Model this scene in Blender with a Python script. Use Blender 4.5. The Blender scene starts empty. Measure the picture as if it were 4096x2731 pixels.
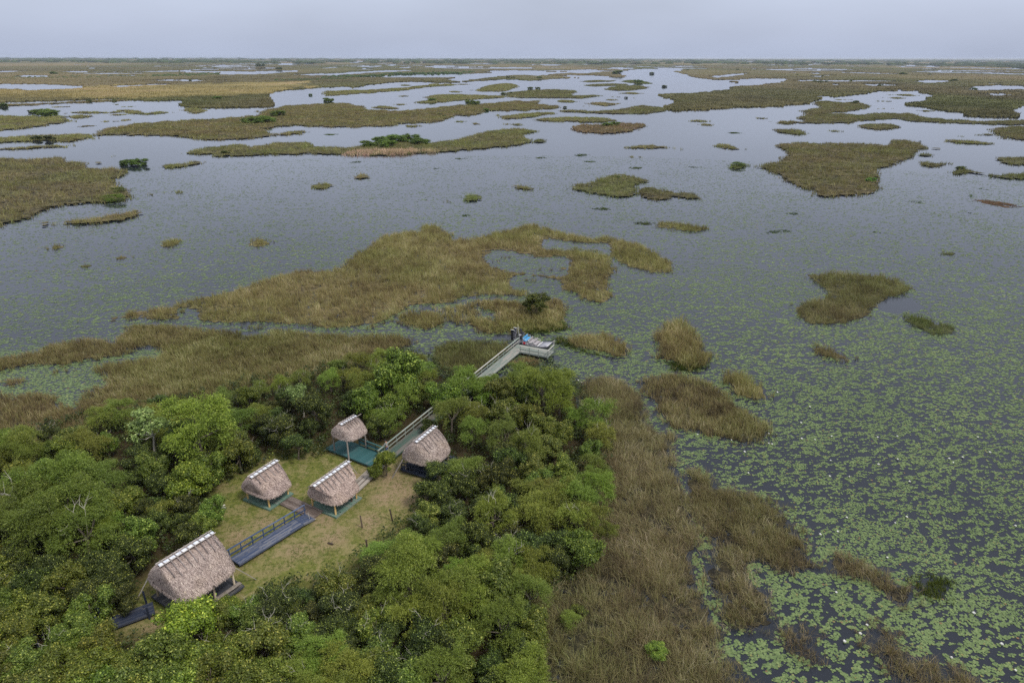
import bpy, bmesh, math, random
import numpy as np
from mathutils import Vector, Matrix, geometry

# ------------------------------------------------------------------ camera, world, sun, exposure
SC = bpy.context.scene
COL = SC.collection
W_, H_ = 4096, 2731                      # the photograph's own pixels, used to find ground points
F_ = W_ * 24 / 36
CH = 44.0                                # drone height
PITCH = math.atan((H_ / 2 - 229) / F_)
ROLL = math.radians(0.14)
cam = bpy.data.cameras.new('camera')
cam.lens = 24; cam.sensor_width = 36; cam.clip_start = 0.5; cam.clip_end = 90000
cam_o = bpy.data.objects.new('camera', cam); COL.objects.link(cam_o)
cam_o.matrix_world = Matrix.Translation((0, 0, CH)) @ Matrix.Rotation(math.pi / 2 - PITCH, 4, 'X') @ Matrix.Rotation(ROLL, 4, 'Z')
SC.camera = cam_o

SUN_DIR = Vector((0.80, -0.55, 1.45)).normalized()
SKY_LOW, SKY_MID, SKY_TOP = (0.435, 0.495, 0.65), (0.53, 0.582, 0.722), (0.99, 1.01, 1.04)
world = bpy.data.worlds.new("World"); SC.world = world; world.use_nodes = True
nt = world.node_tree; nt.nodes.clear()
def wn(t, **k):
    n = nt.nodes.new(t)
    for a, b in k.items(): setattr(n, a, b)
    return n
sky = wn('ShaderNodeTexSky', sky_type='NISHITA', sun_disc=False)
sky.sun_elevation = math.asin(SUN_DIR.z); sky.sun_rotation = math.atan2(SUN_DIR.x, SUN_DIR.y)
sky.dust_density = 3.0; sky.air_density = 1.2
tc = wn('ShaderNodeTexCoord'); sep = wn('ShaderNodeSeparateXYZ')
nt.links.new(tc.outputs['Generated'], sep.inputs[0])
ramp = wn('ShaderNodeValToRGB')
els = ramp.color_ramp.elements
els[0].position = 0.0; els[0].color = (*SKY_LOW, 1)
els[1].position = 1.0; els[1].color = (*SKY_TOP, 1)
e = els.new(0.13); e.color = (*SKY_MID, 1)
nt.links.new(sep.outputs['Z'], ramp.inputs[0])
mp = wn('ShaderNodeMapping'); mp.inputs['Scale'].default_value = (1.0, 1.0, 3.2)
nz = wn('ShaderNodeTexNoise'); nz.inputs['Scale'].default_value = 2.1; nz.inputs['Detail'].default_value = 5; nz.inputs['Roughness'].default_value = .45
nt.links.new(tc.outputs['Generated'], mp.inputs[0]); nt.links.new(mp.outputs[0], nz.inputs['Vector'])
mr = wn('ShaderNodeMapRange'); mr.inputs['From Min'].default_value = .3; mr.inputs['From Max'].default_value = .7
mr.inputs['To Min'].default_value = 8.1; mr.inputs['To Max'].default_value = 10.7      # soft cloud, background strength 0.1
nt.links.new(nz.outputs['Fac'], mr.inputs['Value'])
sc_ = wn('ShaderNodeVectorMath', operation='SCALE')
nt.links.new(ramp.outputs[0], sc_.inputs[0]); nt.links.new(mr.outputs[0], sc_.inputs['Scale'])
mx = wn('ShaderNodeMix', data_type='RGBA'); mx.inputs[0].default_value = .86
nt.links.new(sky.outputs[0], mx.inputs[6]); nt.links.new(sc_.outputs[0], mx.inputs[7])
bg = wn('ShaderNodeBackground'); bg.inputs['Strength'].default_value = 0.1
nt.links.new(mx.outputs[2], bg.inputs['Color'])
wo = wn('ShaderNodeOutputWorld'); nt.links.new(bg.outputs[0], wo.inputs['Surface'])

sun = bpy.data.lights.new('sun', 'SUN'); sun.energy = 2.3; sun.angle = math.radians(10); sun.color = (1, .95, .87)
sun_o = bpy.data.objects.new('sun', sun); COL.objects.link(sun_o)
sun_o.rotation_euler = SUN_DIR.to_track_quat('Z', 'Y').to_euler()
sun_o.location = (60, -40, 120)
SC.view_settings.view_transform = 'Standard'
try: SC.view_settings.look = 'None'
except Exception: pass
SC.view_settings.exposure = 0.34; SC.view_settings.gamma = 1
SC.render.engine = 'CYCLES'
SC.cycles.max_bounces = 6; SC.cycles.diffuse_bounces = 3; SC.cycles.glossy_bounces = 3; SC.cycles.transmission_bounces = 3; SC.cycles.volume_bounces = 1
SC.cycles.use_denoising = False

# ------------------------------------------------------------------ helpers
RNG = np.random.default_rng(7)
random.seed(7)
cp_, sp_ = math.cos(PITCH), math.sin(PITCH)
cr_, sr_ = math.cos(ROLL), math.sin(ROLL)

def ground(P, z=0.0):
    """photo points (n,2) -> world points (n,3) on the level z (scalar or per point)"""
    P = np.atleast_2d(np.asarray(P, float))
    x0 = (P[:, 0] - W_ / 2) / F_; y0 = (H_ / 2 - P[:, 1]) / F_
    x = cr_ * x0 - sr_ * y0; y = sr_ * x0 + cr_ * y0
    dy = cp_ + y * sp_; dz = np.minimum(-sp_ + y * cp_, -1e-4)
    z = np.broadcast_to(np.asarray(z, float), x.shape)
    t = (z - CH) / dz
    return np.stack([x * t, dy * t, z], 1)

def at(px, py, z=0.0): return Vector(ground([(px, py)], z)[0])

def photo(X):
    """world points -> photo points"""
    X = np.atleast_2d(np.asarray(X, float)); h = X[:, 2] - CH
    d = X[:, 1] * cp_ - h * sp_; u = X[:, 1] * sp_ + h * cp_
    x = X[:, 0] / d; y = u / d
    x0 = cr_ * x + sr_ * y; y0 = -sr_ * x + cr_ * y
    return np.stack([x0 * F_ + W_ / 2, H_ / 2 - y0 * F_], 1)

ORG = {'A': (0, 0), 'B': (1348, 0), 'C': (2696, 0), 'D': (0, 800), 'E': (1348, 800), 'G': (2696, 800), 'H': (2696, 1831), 'I': (1300, 1831)}
def pts(s):
    """'A x,y x,y B x,y ...' : points read off enlarged crops of the photo (V = whole view)"""
    out = []; o = None
    for tok in s.split():
        if len(tok) == 1: o = tok; continue
        x, y = map(float, tok.split(','))
        out.append((x * 1.7415, y * 1.7415) if o == 'V' else (ORG[o][0] + x / 1.68, ORG[o][1] + y / 1.68))
    return np.array(out)

def _hash(i, j, s):
    h = (i.astype(np.int64) * 374761393 + j.astype(np.int64) * 668265263 + s * 974711) & 0x7fffffff
    h = ((h ^ (h >> 13)) * 1274126177) & 0x7fffffff
    return ((h ^ (h >> 16)) & 0xffff) / 65535.0
def vnoise(x, y, s=0):
    x = np.asarray(x, float); y = np.asarray(y, float)
    i = np.floor(x); j = np.floor(y); fx = x - i; fy = y - j
    fx = fx * fx * (3 - 2 * fx); fy = fy * fy * (3 - 2 * fy)
    a = _hash(i, j, s); b = _hash(i + 1, j, s); c = _hash(i, j + 1, s); d = _hash(i + 1, j + 1, s)
    return (a * (1 - fx) + b * fx) * (1 - fy) + (c * (1 - fx) + d * fx) * fy
def fbm(x, y, s=0, o=4):
    v = 0; a = .5; n = 0
    for k in range(o):
        v = v + a * vnoise(x * 2 ** k, y * 2 ** k, s + k); n += a; a *= .5
    return v / n
def sstep(a, b, x):
    t = np.clip((x - a) / (b - a), 0, 1); return t * t * (3 - 2 * t)

def inside(P, poly):
    """vectorised point in polygon"""
    x, y = P[:, 0], P[:, 1]; res = np.zeros(len(P), bool)
    lo, hi = poly.min(0), poly.max(0)
    m = (x >= lo[0]) & (x <= hi[0]) & (y >= lo[1]) & (y <= hi[1])
    if not m.any(): return res
    xs, ys = x[m], y[m]; r = np.zeros(len(xs), bool)
    n = len(poly); j = n - 1
    for i in range(n):
        xi, yi = poly[i]; xj, yj = poly[j]
        if yi != yj:
            c = ((yi > ys) != (yj > ys)) & (xs < (xj - xi) * (ys - yi) / (yj - yi) + xi)
            r ^= c
        j = i
    res[m] = r
    return res

def mesh_np(name, V, faces, mat=None, attr=None, smooth=False):
    """faces: list of (n,k) index arrays"""
    me = bpy.data.meshes.new(name)
    V = np.asarray(V, np.float32)
    me.vertices.add(len(V)); me.vertices.foreach_set('co', V.ravel())
    faces = [np.asarray(f, np.int32) for f in faces if len(f)]
    nl = sum(f.size for f in faces); npol = sum(len(f) for f in faces)
    me.loops.add(nl); me.polygons.add(npol)
    me.loops.foreach_set('vertex_index', np.concatenate([f.ravel() for f in faces]))
    tot = np.concatenate([np.full(len(f), f.shape[1], np.int32) for f in faces])
    me.polygons.foreach_set('loop_start', (np.cumsum(tot) - tot).astype(np.int32))
    if smooth: me.polygons.foreach_set('use_smooth', np.ones(npol, bool))
    for k, v in (attr or {}).items():
        a = me.attributes.new(k, 'FLOAT', 'POINT'); a.data.foreach_set('value', np.asarray(v, np.float32))
    if mat: me.materials.append(mat)
    me.update(calc_edges=True); me.validate()
    return me

def obj(name, me, parent=None, color=None):
    o = bpy.data.objects.new(name, me); COL.objects.link(o)
    if parent: o.parent = parent
    if color: o.color = (*color, 1)
    return o
def empty(name, loc=(0, 0, 0), rz=0):
    o = bpy.data.objects.new(name, None); COL.objects.link(o)
    o.location = loc; o.rotation_euler = (0, 0, rz); o.empty_display_size = .3
    return o
def tag(o, label=None, cat=None, group=None, kind=None):
    if label: o['label'] = label
    if cat: o['category'] = cat
    if group: o['group'] = group
    if kind: o['kind'] = kind
    return o

# ---------------------------------------------------------------- materials
class NT:
    def __init__(s, name):
        s.m = bpy.data.materials.new(name); s.m.use_nodes = True; s.t = s.m.node_tree; s.t.nodes.clear()
        s.out = s.n('ShaderNodeOutputMaterial')
    def n(s, t, **k):
        nd = s.t.nodes.new(t)
        for a, b in k.items(): setattr(nd, a, b)
        return nd
    def l(s, a, b): s.t.links.new(a, b)
    def ramp(s, fac, stops):
        r = s.n('ShaderNodeValToRGB'); e = r.color_ramp.elements
        while len(e) < len(stops): e.new(.5)
        for q, (p, c) in zip(e, stops): q.position = p; q.color = (*c, 1)
        s.l(fac, r.inputs[0]); return r.outputs[0]
    def noise(s, vec, scale, detail=4, rough=.5, dist=0):
        q = s.n('ShaderNodeTexNoise'); q.inputs['Scale'].default_value = scale; q.inputs['Detail'].default_value = detail
        q.inputs['Roughness'].default_value = rough; q.inputs['Distortion'].default_value = dist
        if vec: s.l(vec, q.inputs['Vector'])
        return q.outputs['Fac']
    def mix(s, fac, a, b, blend='MIX'):
        q = s.n('ShaderNodeMix', data_type='RGBA', blend_type=blend)
        if isinstance(fac, (int, float)): q.inputs[0].default_value = fac
        else: s.l(fac, q.inputs[0])
        for i, v in ((6, a), (7, b)):
            if isinstance(v, tuple): q.inputs[i].default_value = (*v, 1)
            else: s.l(v, q.inputs[i])
        return q.outputs[2]
    def math(s, op, a, b=None):
        q = s.n('ShaderNodeMath', operation=op)
        for i, v in ((0, a), (1, b)):
            if v is None: continue
            if isinstance(v, (int, float)): q.inputs[i].default_value = v
            else: s.l(v, q.inputs[i])
        return q.outputs[0]
    def map(s, vec, scale=(1, 1, 1)):
        q = s.n('ShaderNodeMapping'); q.inputs['Scale'].default_value = scale; s.l(vec, q.inputs[0]); return q.outputs[0]
    def bsdf(s, color, rough=.8, spec=.3, metal=0, bump=None, bstr=.3, bdist=.02, trans=0):
        p = s.n('ShaderNodeBsdfPrincipled'); p.inputs['Roughness'].default_value = rough
        p.inputs['Specular IOR Level'].default_value = spec; p.inputs['Metallic'].default_value = metal
        if isinstance(color, tuple): p.inputs['Base Color'].default_value = (*color, 1)
        else: s.l(color, p.inputs['Base Color'])
        if bump is not None:
            b = s.n('ShaderNodeBump'); b.inputs['Strength'].default_value = bstr; b.inputs['Distance'].default_value = bdist
            s.l(bump, b.inputs['Height']); s.l(b.outputs[0], p.inputs['Normal'])
        sh = p.outputs[0]
        if trans:
            tr = s.n('ShaderNodeBsdfTranslucent')
            if isinstance(color, tuple): tr.inputs[0].default_value = (*color, 1)
            else: s.l(color, tr.inputs[0])
            m = s.n('ShaderNodeMixShader'); m.inputs[0].default_value = trans
            s.l(sh, m.inputs[1]); s.l(tr.outputs[0], m.inputs[2]); sh = m.outputs[0]
        s.l(sh, s.out.inputs['Surface'])
        return s.m
    def attr(s, name):
        q = s.n('ShaderNodeAttribute', attribute_name=name); return q.outputs['Fac']
    def pos(s): return s.n('ShaderNodeNewGeometry').outputs['Position']
    def oinfo(s): return s.n('ShaderNodeObjectInfo')

def plain(name, c, rough=.6, spec=.4, metal=0, var=.12, scale=6):
    q = NT(name); tcn = q.n('ShaderNodeTexCoord').outputs['Object']
    n = q.noise(tcn, scale, 4)
    a = tuple(max(0, v * (1 - var)) for v in c); b = tuple(min(1, v * (1 + var)) for v in c)
    return q.bsdf(q.ramp(n, [(.3, a), (.7, b)]), rough, spec, metal, bump=n, bstr=.15, bdist=.01)

def wood(name, paint, bare, wear=.5, rough=.8, dark=(.03, .026, .022)):
    """weathered boards: paint worn to bare wood in streaks along the board (object x)"""
    q = NT(name); t = q.n('ShaderNodeTexCoord'); oi = q.oinfo()
    v = q.n('ShaderNodeVectorMath', operation='ADD'); q.l(t.outputs['Object'], v.inputs[0])
    cmb = q.n('ShaderNodeCombineXYZ'); r10 = q.math('MULTIPLY', oi.outputs['Random'], 37.0)
    q.l(r10, cmb.inputs[0]); q.l(r10, cmb.inputs[1]); q.l(r10, cmb.inputs[2]); q.l(cmb.outputs[0], v.inputs[1])
    n1 = q.noise(q.map(v.outputs[0], (5, 1.6, 1.6)), 1.3, 6, .65)
    n2 = q.noise(q.map(v.outputs[0], (9, 7, 7)), 1.5, 5, .6)
    w = q.math('ADD', n1, q.math('MULTIPLY', q.math('SUBTRACT', oi.outputs['Random'], .5), .28))
    f = q.n('ShaderNodeMapRange'); f.inputs['From Min'].default_value = wear - .09; f.inputs['From Max'].default_value = wear + .09
    q.l(w, f.inputs['Value'])
    c = q.mix(f.outputs[0], paint, bare)
    g = q.n('ShaderNodeMapRange'); g.inputs['From Min'].default_value = .56; g.inputs['From Max'].default_value = .76
    q.l(n2, g.inputs['Value'])
    c = q.mix(q.math('MULTIPLY', g.outputs[0], .75), c, dark)
    tone = q.math('ADD', .78, q.math('MULTIPLY', oi.outputs['Random'], .44))
    cc = q.n('ShaderNodeVectorMath', operation='SCALE'); q.l(c, cc.inputs[0]); q.l(tone, cc.inputs['Scale'])
    return q.bsdf(cc.outputs[0], rough, .25, bump=n2, bstr=.4, bdist=.02)

def leaf_mat(name, lo, hi, tip, tipat=.9, rough=.5, spec=.35, trans=.3):
    q = NT(name); oi = q.oinfo()
    c = q.ramp(q.attr('rnd'), [(0, lo), (.75, hi), (tipat, hi), (min(1, tipat + .04), tip)])
    hsv = q.n('ShaderNodeHueSaturation'); q.l(c, hsv.inputs['Color'])
    q.l(q.math('ADD', .492, q.math('MULTIPLY', oi.outputs['Random'], .022)), hsv.inputs['Hue'])
    q.l(q.math('ADD', .78, q.math('MULTIPLY', oi.outputs['Random'], .5)), hsv.inputs['Value'])
    c = q.mix(1.0, hsv.outputs[0], oi.outputs['Color'], 'MULTIPLY')
    return q.bsdf(c, rough, spec, trans=trans)

def reed_mat(name, stops, trans=.34):
    q = NT(name); oi = q.oinfo(); p = q.pos()
    n = q.noise(q.map(p, (1, 1, .2)), .16, 5, .6)
    f = q.math('ADD', q.attr('rnd'), q.math('MULTIPLY', q.math('SUBTRACT', n, .5), .95))
    c = q.ramp(f, stops)
    n2 = q.noise(q.map(p, (1, 1, .2)), .035, 4, .55)
    c = q.mix(q.math('MULTIPLY', q.math('GREATER_THAN', n2, 0), q.n('ShaderNodeMapRange').outputs[0]), c, c) if False else c
    g = q.n('ShaderNodeMapRange'); g.inputs['From Min'].default_value = .42; g.inputs['From Max'].default_value = .62; g.inputs['To Max'].default_value = .5
    q.l(n2, g.inputs['Value'])
    c = q.mix(g.outputs[0], c, q.mix(1.0, c, (.78, 1.02, .62), 'MULTIPLY'))
    c = q.mix(1.0, c, oi.outputs['Color'], 'MULTIPLY')
    return q.bsdf(c, .75, .15, trans=trans)

M = {}
M['reed'] = reed_mat('reed_blade', [(0, (.07, .055, .036)), (.25, (.17, .135, .08)), (.42, (.225, .188, .1)), (.55, (.185, .19, .072)), (.7, (.285, .242, .135)), (.84, (.35, .305, .205)), (.93, (.2, .235, .072)), (1, (.5, .44, .33))])
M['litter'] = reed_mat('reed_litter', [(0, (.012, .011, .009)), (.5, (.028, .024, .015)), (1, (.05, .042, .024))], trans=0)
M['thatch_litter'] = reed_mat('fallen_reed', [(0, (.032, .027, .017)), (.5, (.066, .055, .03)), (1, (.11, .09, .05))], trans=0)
M['green'] = reed_mat('green_sedge', [(0, (.03, .045, .012)), (.5, (.075, .1, .02)), (1, (.14, .165, .04))])
M['cattail'] = reed_mat('dry_cattail', [(0, (.2, .14, .1)), (.5, (.36, .27, .19)), (1, (.5, .4, .3))])
M['dark_leaf'] = leaf_mat('dark_leaf', (.016, .027, .006), (.068, .088, .015), (.32, .36, .07), .88)
M['mid_leaf'] = leaf_mat('mid_leaf', (.04, .06, .01), (.165, .205, .028), (.36, .37, .075), .94)
M['willow_leaf'] = leaf_mat('willow_leaf', (.065, .094, .015), (.225, .275, .045), (.4, .42, .1), .95)
M['pale_leaf'] = leaf_mat('pale_leaf', (.1, .13, .05), (.22, .27, .1), (.4, .42, .2), .9)
M['bark'] = plain('bark', (.12, .1, .08), .9, .2, var=.4)
M['pale_bark'] = plain('pale_bark', (.42, .39, .34), .85, .2, var=.25)
# ------------------------------------------------------------------ water
def water_mat():
    q = NT('water'); p = q.pos()
    n1 = q.noise(q.map(p, (1, 1, 1)), 1.1, 3, .55)
    n2 = q.noise(q.map(p, (1, .6, 1)), .035, 4, .55)          # patches of rougher water
    b = q.n('ShaderNodeBump'); b.inputs['Strength'].default_value = .06; b.inputs['Distance'].default_value = .12
    q.l(n1, b.inputs['Height'])
    s = q.n('ShaderNodeBsdfPrincipled'); s.inputs['Base Color'].default_value = (.013, .016, .023, 1)
    s.inputs['IOR'].default_value = 1.333; s.inputs['Specular IOR Level'].default_value = .5
    r = q.n('ShaderNodeMapRange'); r.inputs['From Min'].default_value = .35; r.inputs['From Max'].default_value = .65
    r.inputs['To Min'].default_value = .02; r.inputs['To Max'].default_value = .07
    q.l(n2, r.inputs['Value']); q.l(r.outputs[0], s.inputs['Roughness'])
    q.l(b.outputs[0], s.inputs['Normal']); q.l(s.outputs[0], q.out.inputs['Surface'])
    return q.m
def water_sheet():
    ds = [6, 20, 40, 70, 120, 200, 350, 600, 1000, 2000, 4000, 8000, 16000, 30000]
    V = []; Fq = []
    n = 24
    for d in ds:
        for k in range(n + 1):
            a = math.radians(-56 + 112 * k / n); V.append((d * math.sin(a) / math.cos(a) if False else d * math.tan(a), d, 0))
    for i in range(len(ds) - 1):
        for k in range(n):
            a = i * (n + 1) + k; Fq.append((a, a + 1, a + n + 2, a + n + 1))
    o = obj('water', mesh_np('water', V, [np.array(Fq)], water_mat())); o['kind'] = 'structure'
water_sheet()

# ------------------------------------------------------------------ reeds
def blades(P, h, w, lean, rnd, bent=True, yaw=None, curl=1.0):
    """P (n,3) feet, h heights, w widths, lean (n,2) tip offset -> V, faces, rnd per vertex"""
    n = len(P)
    if yaw is None: yaw = RNG.uniform(0, math.pi, n)
    dx = np.cos(yaw) * w / 2; dy = np.sin(yaw) * w / 2
    Z = np.zeros(n)
    base = P
    tip = P + np.stack([lean[:, 0], lean[:, 1], h], 1)
    side = np.stack([dx, dy, Z], 1)
    if bent:
        mid = P + np.stack([lean[:, 0] * .32, lean[:, 1] * .32, h * (.52 + .1 * curl)], 1)
        V = np.stack([base - side, base + side, mid + side * .85, mid - side * .85, tip], 1).reshape(-1, 3)
        i = np.arange(n)[:, None] * 5
        return V, [i + np.array([0, 1, 2, 3]), i + np.array([3, 2, 4])], np.repeat(rnd, 5)
    V = np.stack([base - side, base + side, tip], 1).reshape(-1, 3)
    i = np.arange(n)[:, None] * 3
    return V, [i + np.array([0, 1, 2])], np.repeat(rnd, 3)

def join(parts):
    """[(V, faces, rnd)] -> one"""
    VV = []; FF = {}; RR = []; off = 0
    for V, Fs, r in parts:
        VV.append(V); RR.append(r)
        for f in Fs:
            if len(f): FF.setdefault(f.shape[1], []).append(np.asarray(f) + off)
        off += len(V)
    return np.concatenate(VV), [np.concatenate(x) for x in FF.values()], np.concatenate(RR)

def smooth_loop(P, step, amp, seed):
    """photo-space outline -> denser, wavy outline"""
    n = len(P); out = []
    for i in range(n):
        p0, p1, p2, p3 = P[i - 1], P[i], P[(i + 1) % n], P[(i + 2) % n]
        L = np.hypot(*(p2 - p1)); k = int(max(1, min(14, round(L / step))))
        for j in range(k):
            t = j / k
            c = .5 * ((2 * p1) + (-p0 + p2) * t + (2 * p0 - 5 * p1 + 4 * p2 - p3) * t * t + (-p0 + 3 * p1 - 3 * p2 + p3) * t ** 3)
            lin = p1 * (1 - t) + p2 * t
            out.append(c * .6 + lin * .4)
    out = np.array(out); k = np.arange(len(out))
    out[:, 0] += (vnoise(k * .7, k * 0, seed) - .5) * amp * 2.2
    out[:, 1] += (vnoise(k * .7, k * 0 + 9.3, seed) - .5) * amp
    return out

def to_ground(P, h, hole=False):
    """back edges of the outline are read off the grass tops, front edges off the water line"""
    a = np.roll(P, 1, 0); b = np.roll(P, -1, 0); t = b - a
    area = np.sum(P[:, 0] * np.roll(P[:, 1], -1) - np.roll(P[:, 0], -1) * P[:, 1])
    nrm = np.stack([t[:, 1], -t[:, 0]], 1) * (1 if area > 0 else -1)
    up = -nrm[:, 1] / (np.hypot(nrm[:, 0], nrm[:, 1]) + 1e-9)
    if hole: up = -up
    z = h * .85 * sstep(-.1, .7, up)
    G = ground(P, z)
    return G[:, :2]

def sample_poly(poly, holes, n_per_m2, cap=200000):
    lo, hi = poly.min(0), poly.max(0); A = np.prod(hi - lo)
    n = int(min(A * n_per_m2, 3e6)); got = []
    P = RNG.uniform(lo, hi, (n, 2))
    m = inside(P, poly)
    for h in holes: m &= ~inside(P, h)
    P = P[m]
    return P[:cap]

MARSH = []          # ground outlines of everything that is not open water (for the lily pads)
PONDS = []

def edge_dist(Q, loops):
    best = np.full(len(Q), 1e9)
    for lp in loops:
        a = lp; c = np.roll(lp, -1, 0)
        for s in range(0, len(Q), 20000):
            q = Q[s:s + 20000]; bb = best[s:s + 20000]
            for i in range(len(a)):
                e = c[i] - a[i]; L2 = e @ e + 1e-9
                t = np.clip(((q[:, 0] - a[i, 0]) * e[0] + (q[:, 1] - a[i, 1]) * e[1]) / L2, 0, 1)
                d = (q[:, 0] - a[i, 0] - t * e[0]) ** 2 + (q[:, 1] - a[i, 1] - t * e[1]) ** 2
                np.minimum(bb, d, out=bb)
    return np.sqrt(best)

def reed_bed(name, outline, holes=(), h=1.15, tone=(1, 1, 1), mat='reed', dens=1.0, wiggle=None, wmin=.024, lean=.42, thin=.5, seed=0, pad=True):
    """a bed of reeds growing in tufts from its own litter; returns one mesh object"""
    P = outline; size = np.ptp(P, 0)
    if name == 'reed_island': h = h * 1.3
    amp = wiggle if wiggle is not None else min(7, .07 * size[1] + 1.2)
    loop = smooth_loop(P, 11, amp, seed + 3)
    g = to_ground(loop, h)
    hl = [to_ground(smooth_loop(q, 8, min(15, .16 * np.ptp(q[:, 1])), seed + 11 + k), h, True) for k, q in enumerate(holes)]
    MARSH.append(g); PONDS.extend(hl)
    dn = np.hypot(g[:, 0], g[:, 1]); dd = float(np.median(dn)); near = dd < 125
    ext = float(np.min(np.ptp(g, 0)))
    Vp = []
    w0 = max(wmin, (.00046 if dd < 90 else .00038 if dd < 230 else .0005) * dd)
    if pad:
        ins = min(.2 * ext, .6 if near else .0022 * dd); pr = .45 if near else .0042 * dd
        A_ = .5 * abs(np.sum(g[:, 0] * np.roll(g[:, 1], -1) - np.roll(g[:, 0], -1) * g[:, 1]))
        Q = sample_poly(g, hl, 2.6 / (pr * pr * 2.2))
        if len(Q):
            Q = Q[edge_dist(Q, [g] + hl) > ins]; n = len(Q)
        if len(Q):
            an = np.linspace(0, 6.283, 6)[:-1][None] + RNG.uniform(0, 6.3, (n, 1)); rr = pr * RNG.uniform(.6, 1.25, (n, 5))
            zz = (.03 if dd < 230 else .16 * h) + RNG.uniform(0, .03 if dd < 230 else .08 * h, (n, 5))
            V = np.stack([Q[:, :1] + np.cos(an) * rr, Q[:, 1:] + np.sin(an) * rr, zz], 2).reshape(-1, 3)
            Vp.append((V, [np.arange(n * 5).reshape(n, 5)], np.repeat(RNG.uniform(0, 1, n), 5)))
    npad = len(Vp[0][0]) if Vp else 0
    K = 9 if dd < 80 else 8 if dd < 125 else 8 if dd < 230 else 5       # blades to a tuft
    rad = .24 if dd < 80 else .26 if dd < 125 else .26 if dd < 230 else max(.35, .0016 * dd)
    rho = dens * (3.4 if dd < 125 else 2.3 if dd < 230 else 1.05) / (w0 * h * .9) / K
    eb = max(.9, .005 * dd)
    tn = np.roll(g, -1, 0) - np.roll(g, 1, 0); ar = np.sum(g[:, 0] * np.roll(g[:, 1], -1) - np.roll(g[:, 0], -1) * g[:, 1])
    nn_ = np.stack([tn[:, 1], -tn[:, 0]], 1) * (1 if ar > 0 else -1)
    ge = g + nn_ / (np.hypot(nn_[:, 0], nn_[:, 1])[:, None] + 1e-9) * eb * 1.15
    Q = sample_poly(ge, hl, rho * 1.5)
    if len(Q) < 8: Q = sample_poly(g, hl, 40 / max(np.prod(np.ptp(g, 0)), .1))
    if len(Q):
        ed = edge_dist(Q, [ge] + hl)
        s1 = 1.0 if dd < 125 else 100 / dd
        clump = .5 * fbm(Q[:, 0] * .28, Q[:, 1] * .28, 21 + seed, 3) + .5 * vnoise(Q[:, 0] * 1.25 * s1, Q[:, 1] * 1.25 * s1, 23)
        edge = sstep(0, 1, ed / (eb * 2.1))
        keep = RNG.uniform(0, 1, len(Q)) < np.clip(.67 + (clump - .5) * 3.4 * thin, .05, 1) * (.05 + .95 * edge)
        if not keep.any(): keep[:] = True
        Q = Q[keep]; clump = clump[keep]; edge = edge[keep]; n = len(Q)
        th = h * RNG.uniform(.72, 1.18, n) * (.62 + .6 * clump) * (.6 + .4 * edge)
        tone_t = RNG.normal(0, .13, n) + .55 * (fbm(Q[:, 0] * .11, Q[:, 1] * .11, 8, 3) - .5) + .4 * (vnoise(Q[:, 0] * .6, Q[:, 1] * .6, 15) - .5)
        wind = fbm(Q[:, 0] * .07, Q[:, 1] * .07, 33, 2) * 6.3
        sprawl = np.clip(RNG.normal(1, .35, n), .3, 2)
        rep = lambda v: np.repeat(v, K)
        N = n * K
        a = RNG.uniform(0, 6.283, N)
        rr = rad * np.sqrt(RNG.uniform(0, 1, N))
        F = np.repeat(Q, K, 0) + np.stack([np.cos(a) * rr, np.sin(a) * rr], 1)
        hh = rep(th) * RNG.uniform(.5, 1.1, N)
        a2 = a + RNG.normal(0, .8, N)
        ln = lean * hh * rep(sprawl) * RNG.uniform(.1, 1.9, N)
        le = np.stack([np.cos(a2) * ln + np.cos(rep(wind)) * hh * .14, np.sin(a2) * ln + np.sin(rep(wind)) * hh * .14], 1)
        hh = np.maximum(hh * (1 - .28 * np.minimum(1.4, ln / np.maximum(hh, .05))), .12 * h)
        rnd = np.clip(.5 + rep(tone_t) + RNG.normal(0, .16, N), 0, 1)
        ww = w0 * RNG.uniform(.6, 1.5, N)
        Vp.append(blades(np.concatenate([F, np.zeros((N, 1))], 1), hh, ww, le, rnd, bent=dd < 125))
    V, Fs, r = join(Vp)
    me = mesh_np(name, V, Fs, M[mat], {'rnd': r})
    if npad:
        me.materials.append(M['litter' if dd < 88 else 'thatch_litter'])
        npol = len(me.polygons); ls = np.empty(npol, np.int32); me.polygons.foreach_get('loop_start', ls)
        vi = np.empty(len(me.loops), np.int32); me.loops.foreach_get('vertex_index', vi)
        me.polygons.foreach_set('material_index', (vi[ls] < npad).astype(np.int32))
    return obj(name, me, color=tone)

# big beds that read as one mass
T_TAN, T_OLV, T_BRN, T_GRN, T_PNK = (1.3, 1.24, 1.04), (1.14, 1.18, .9), (1.15, 1.05, .92), (.8, 1.1, .6), (1.12, .98, .98)
def stuff(o): o['kind'] = 'stuff'; return o

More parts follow.
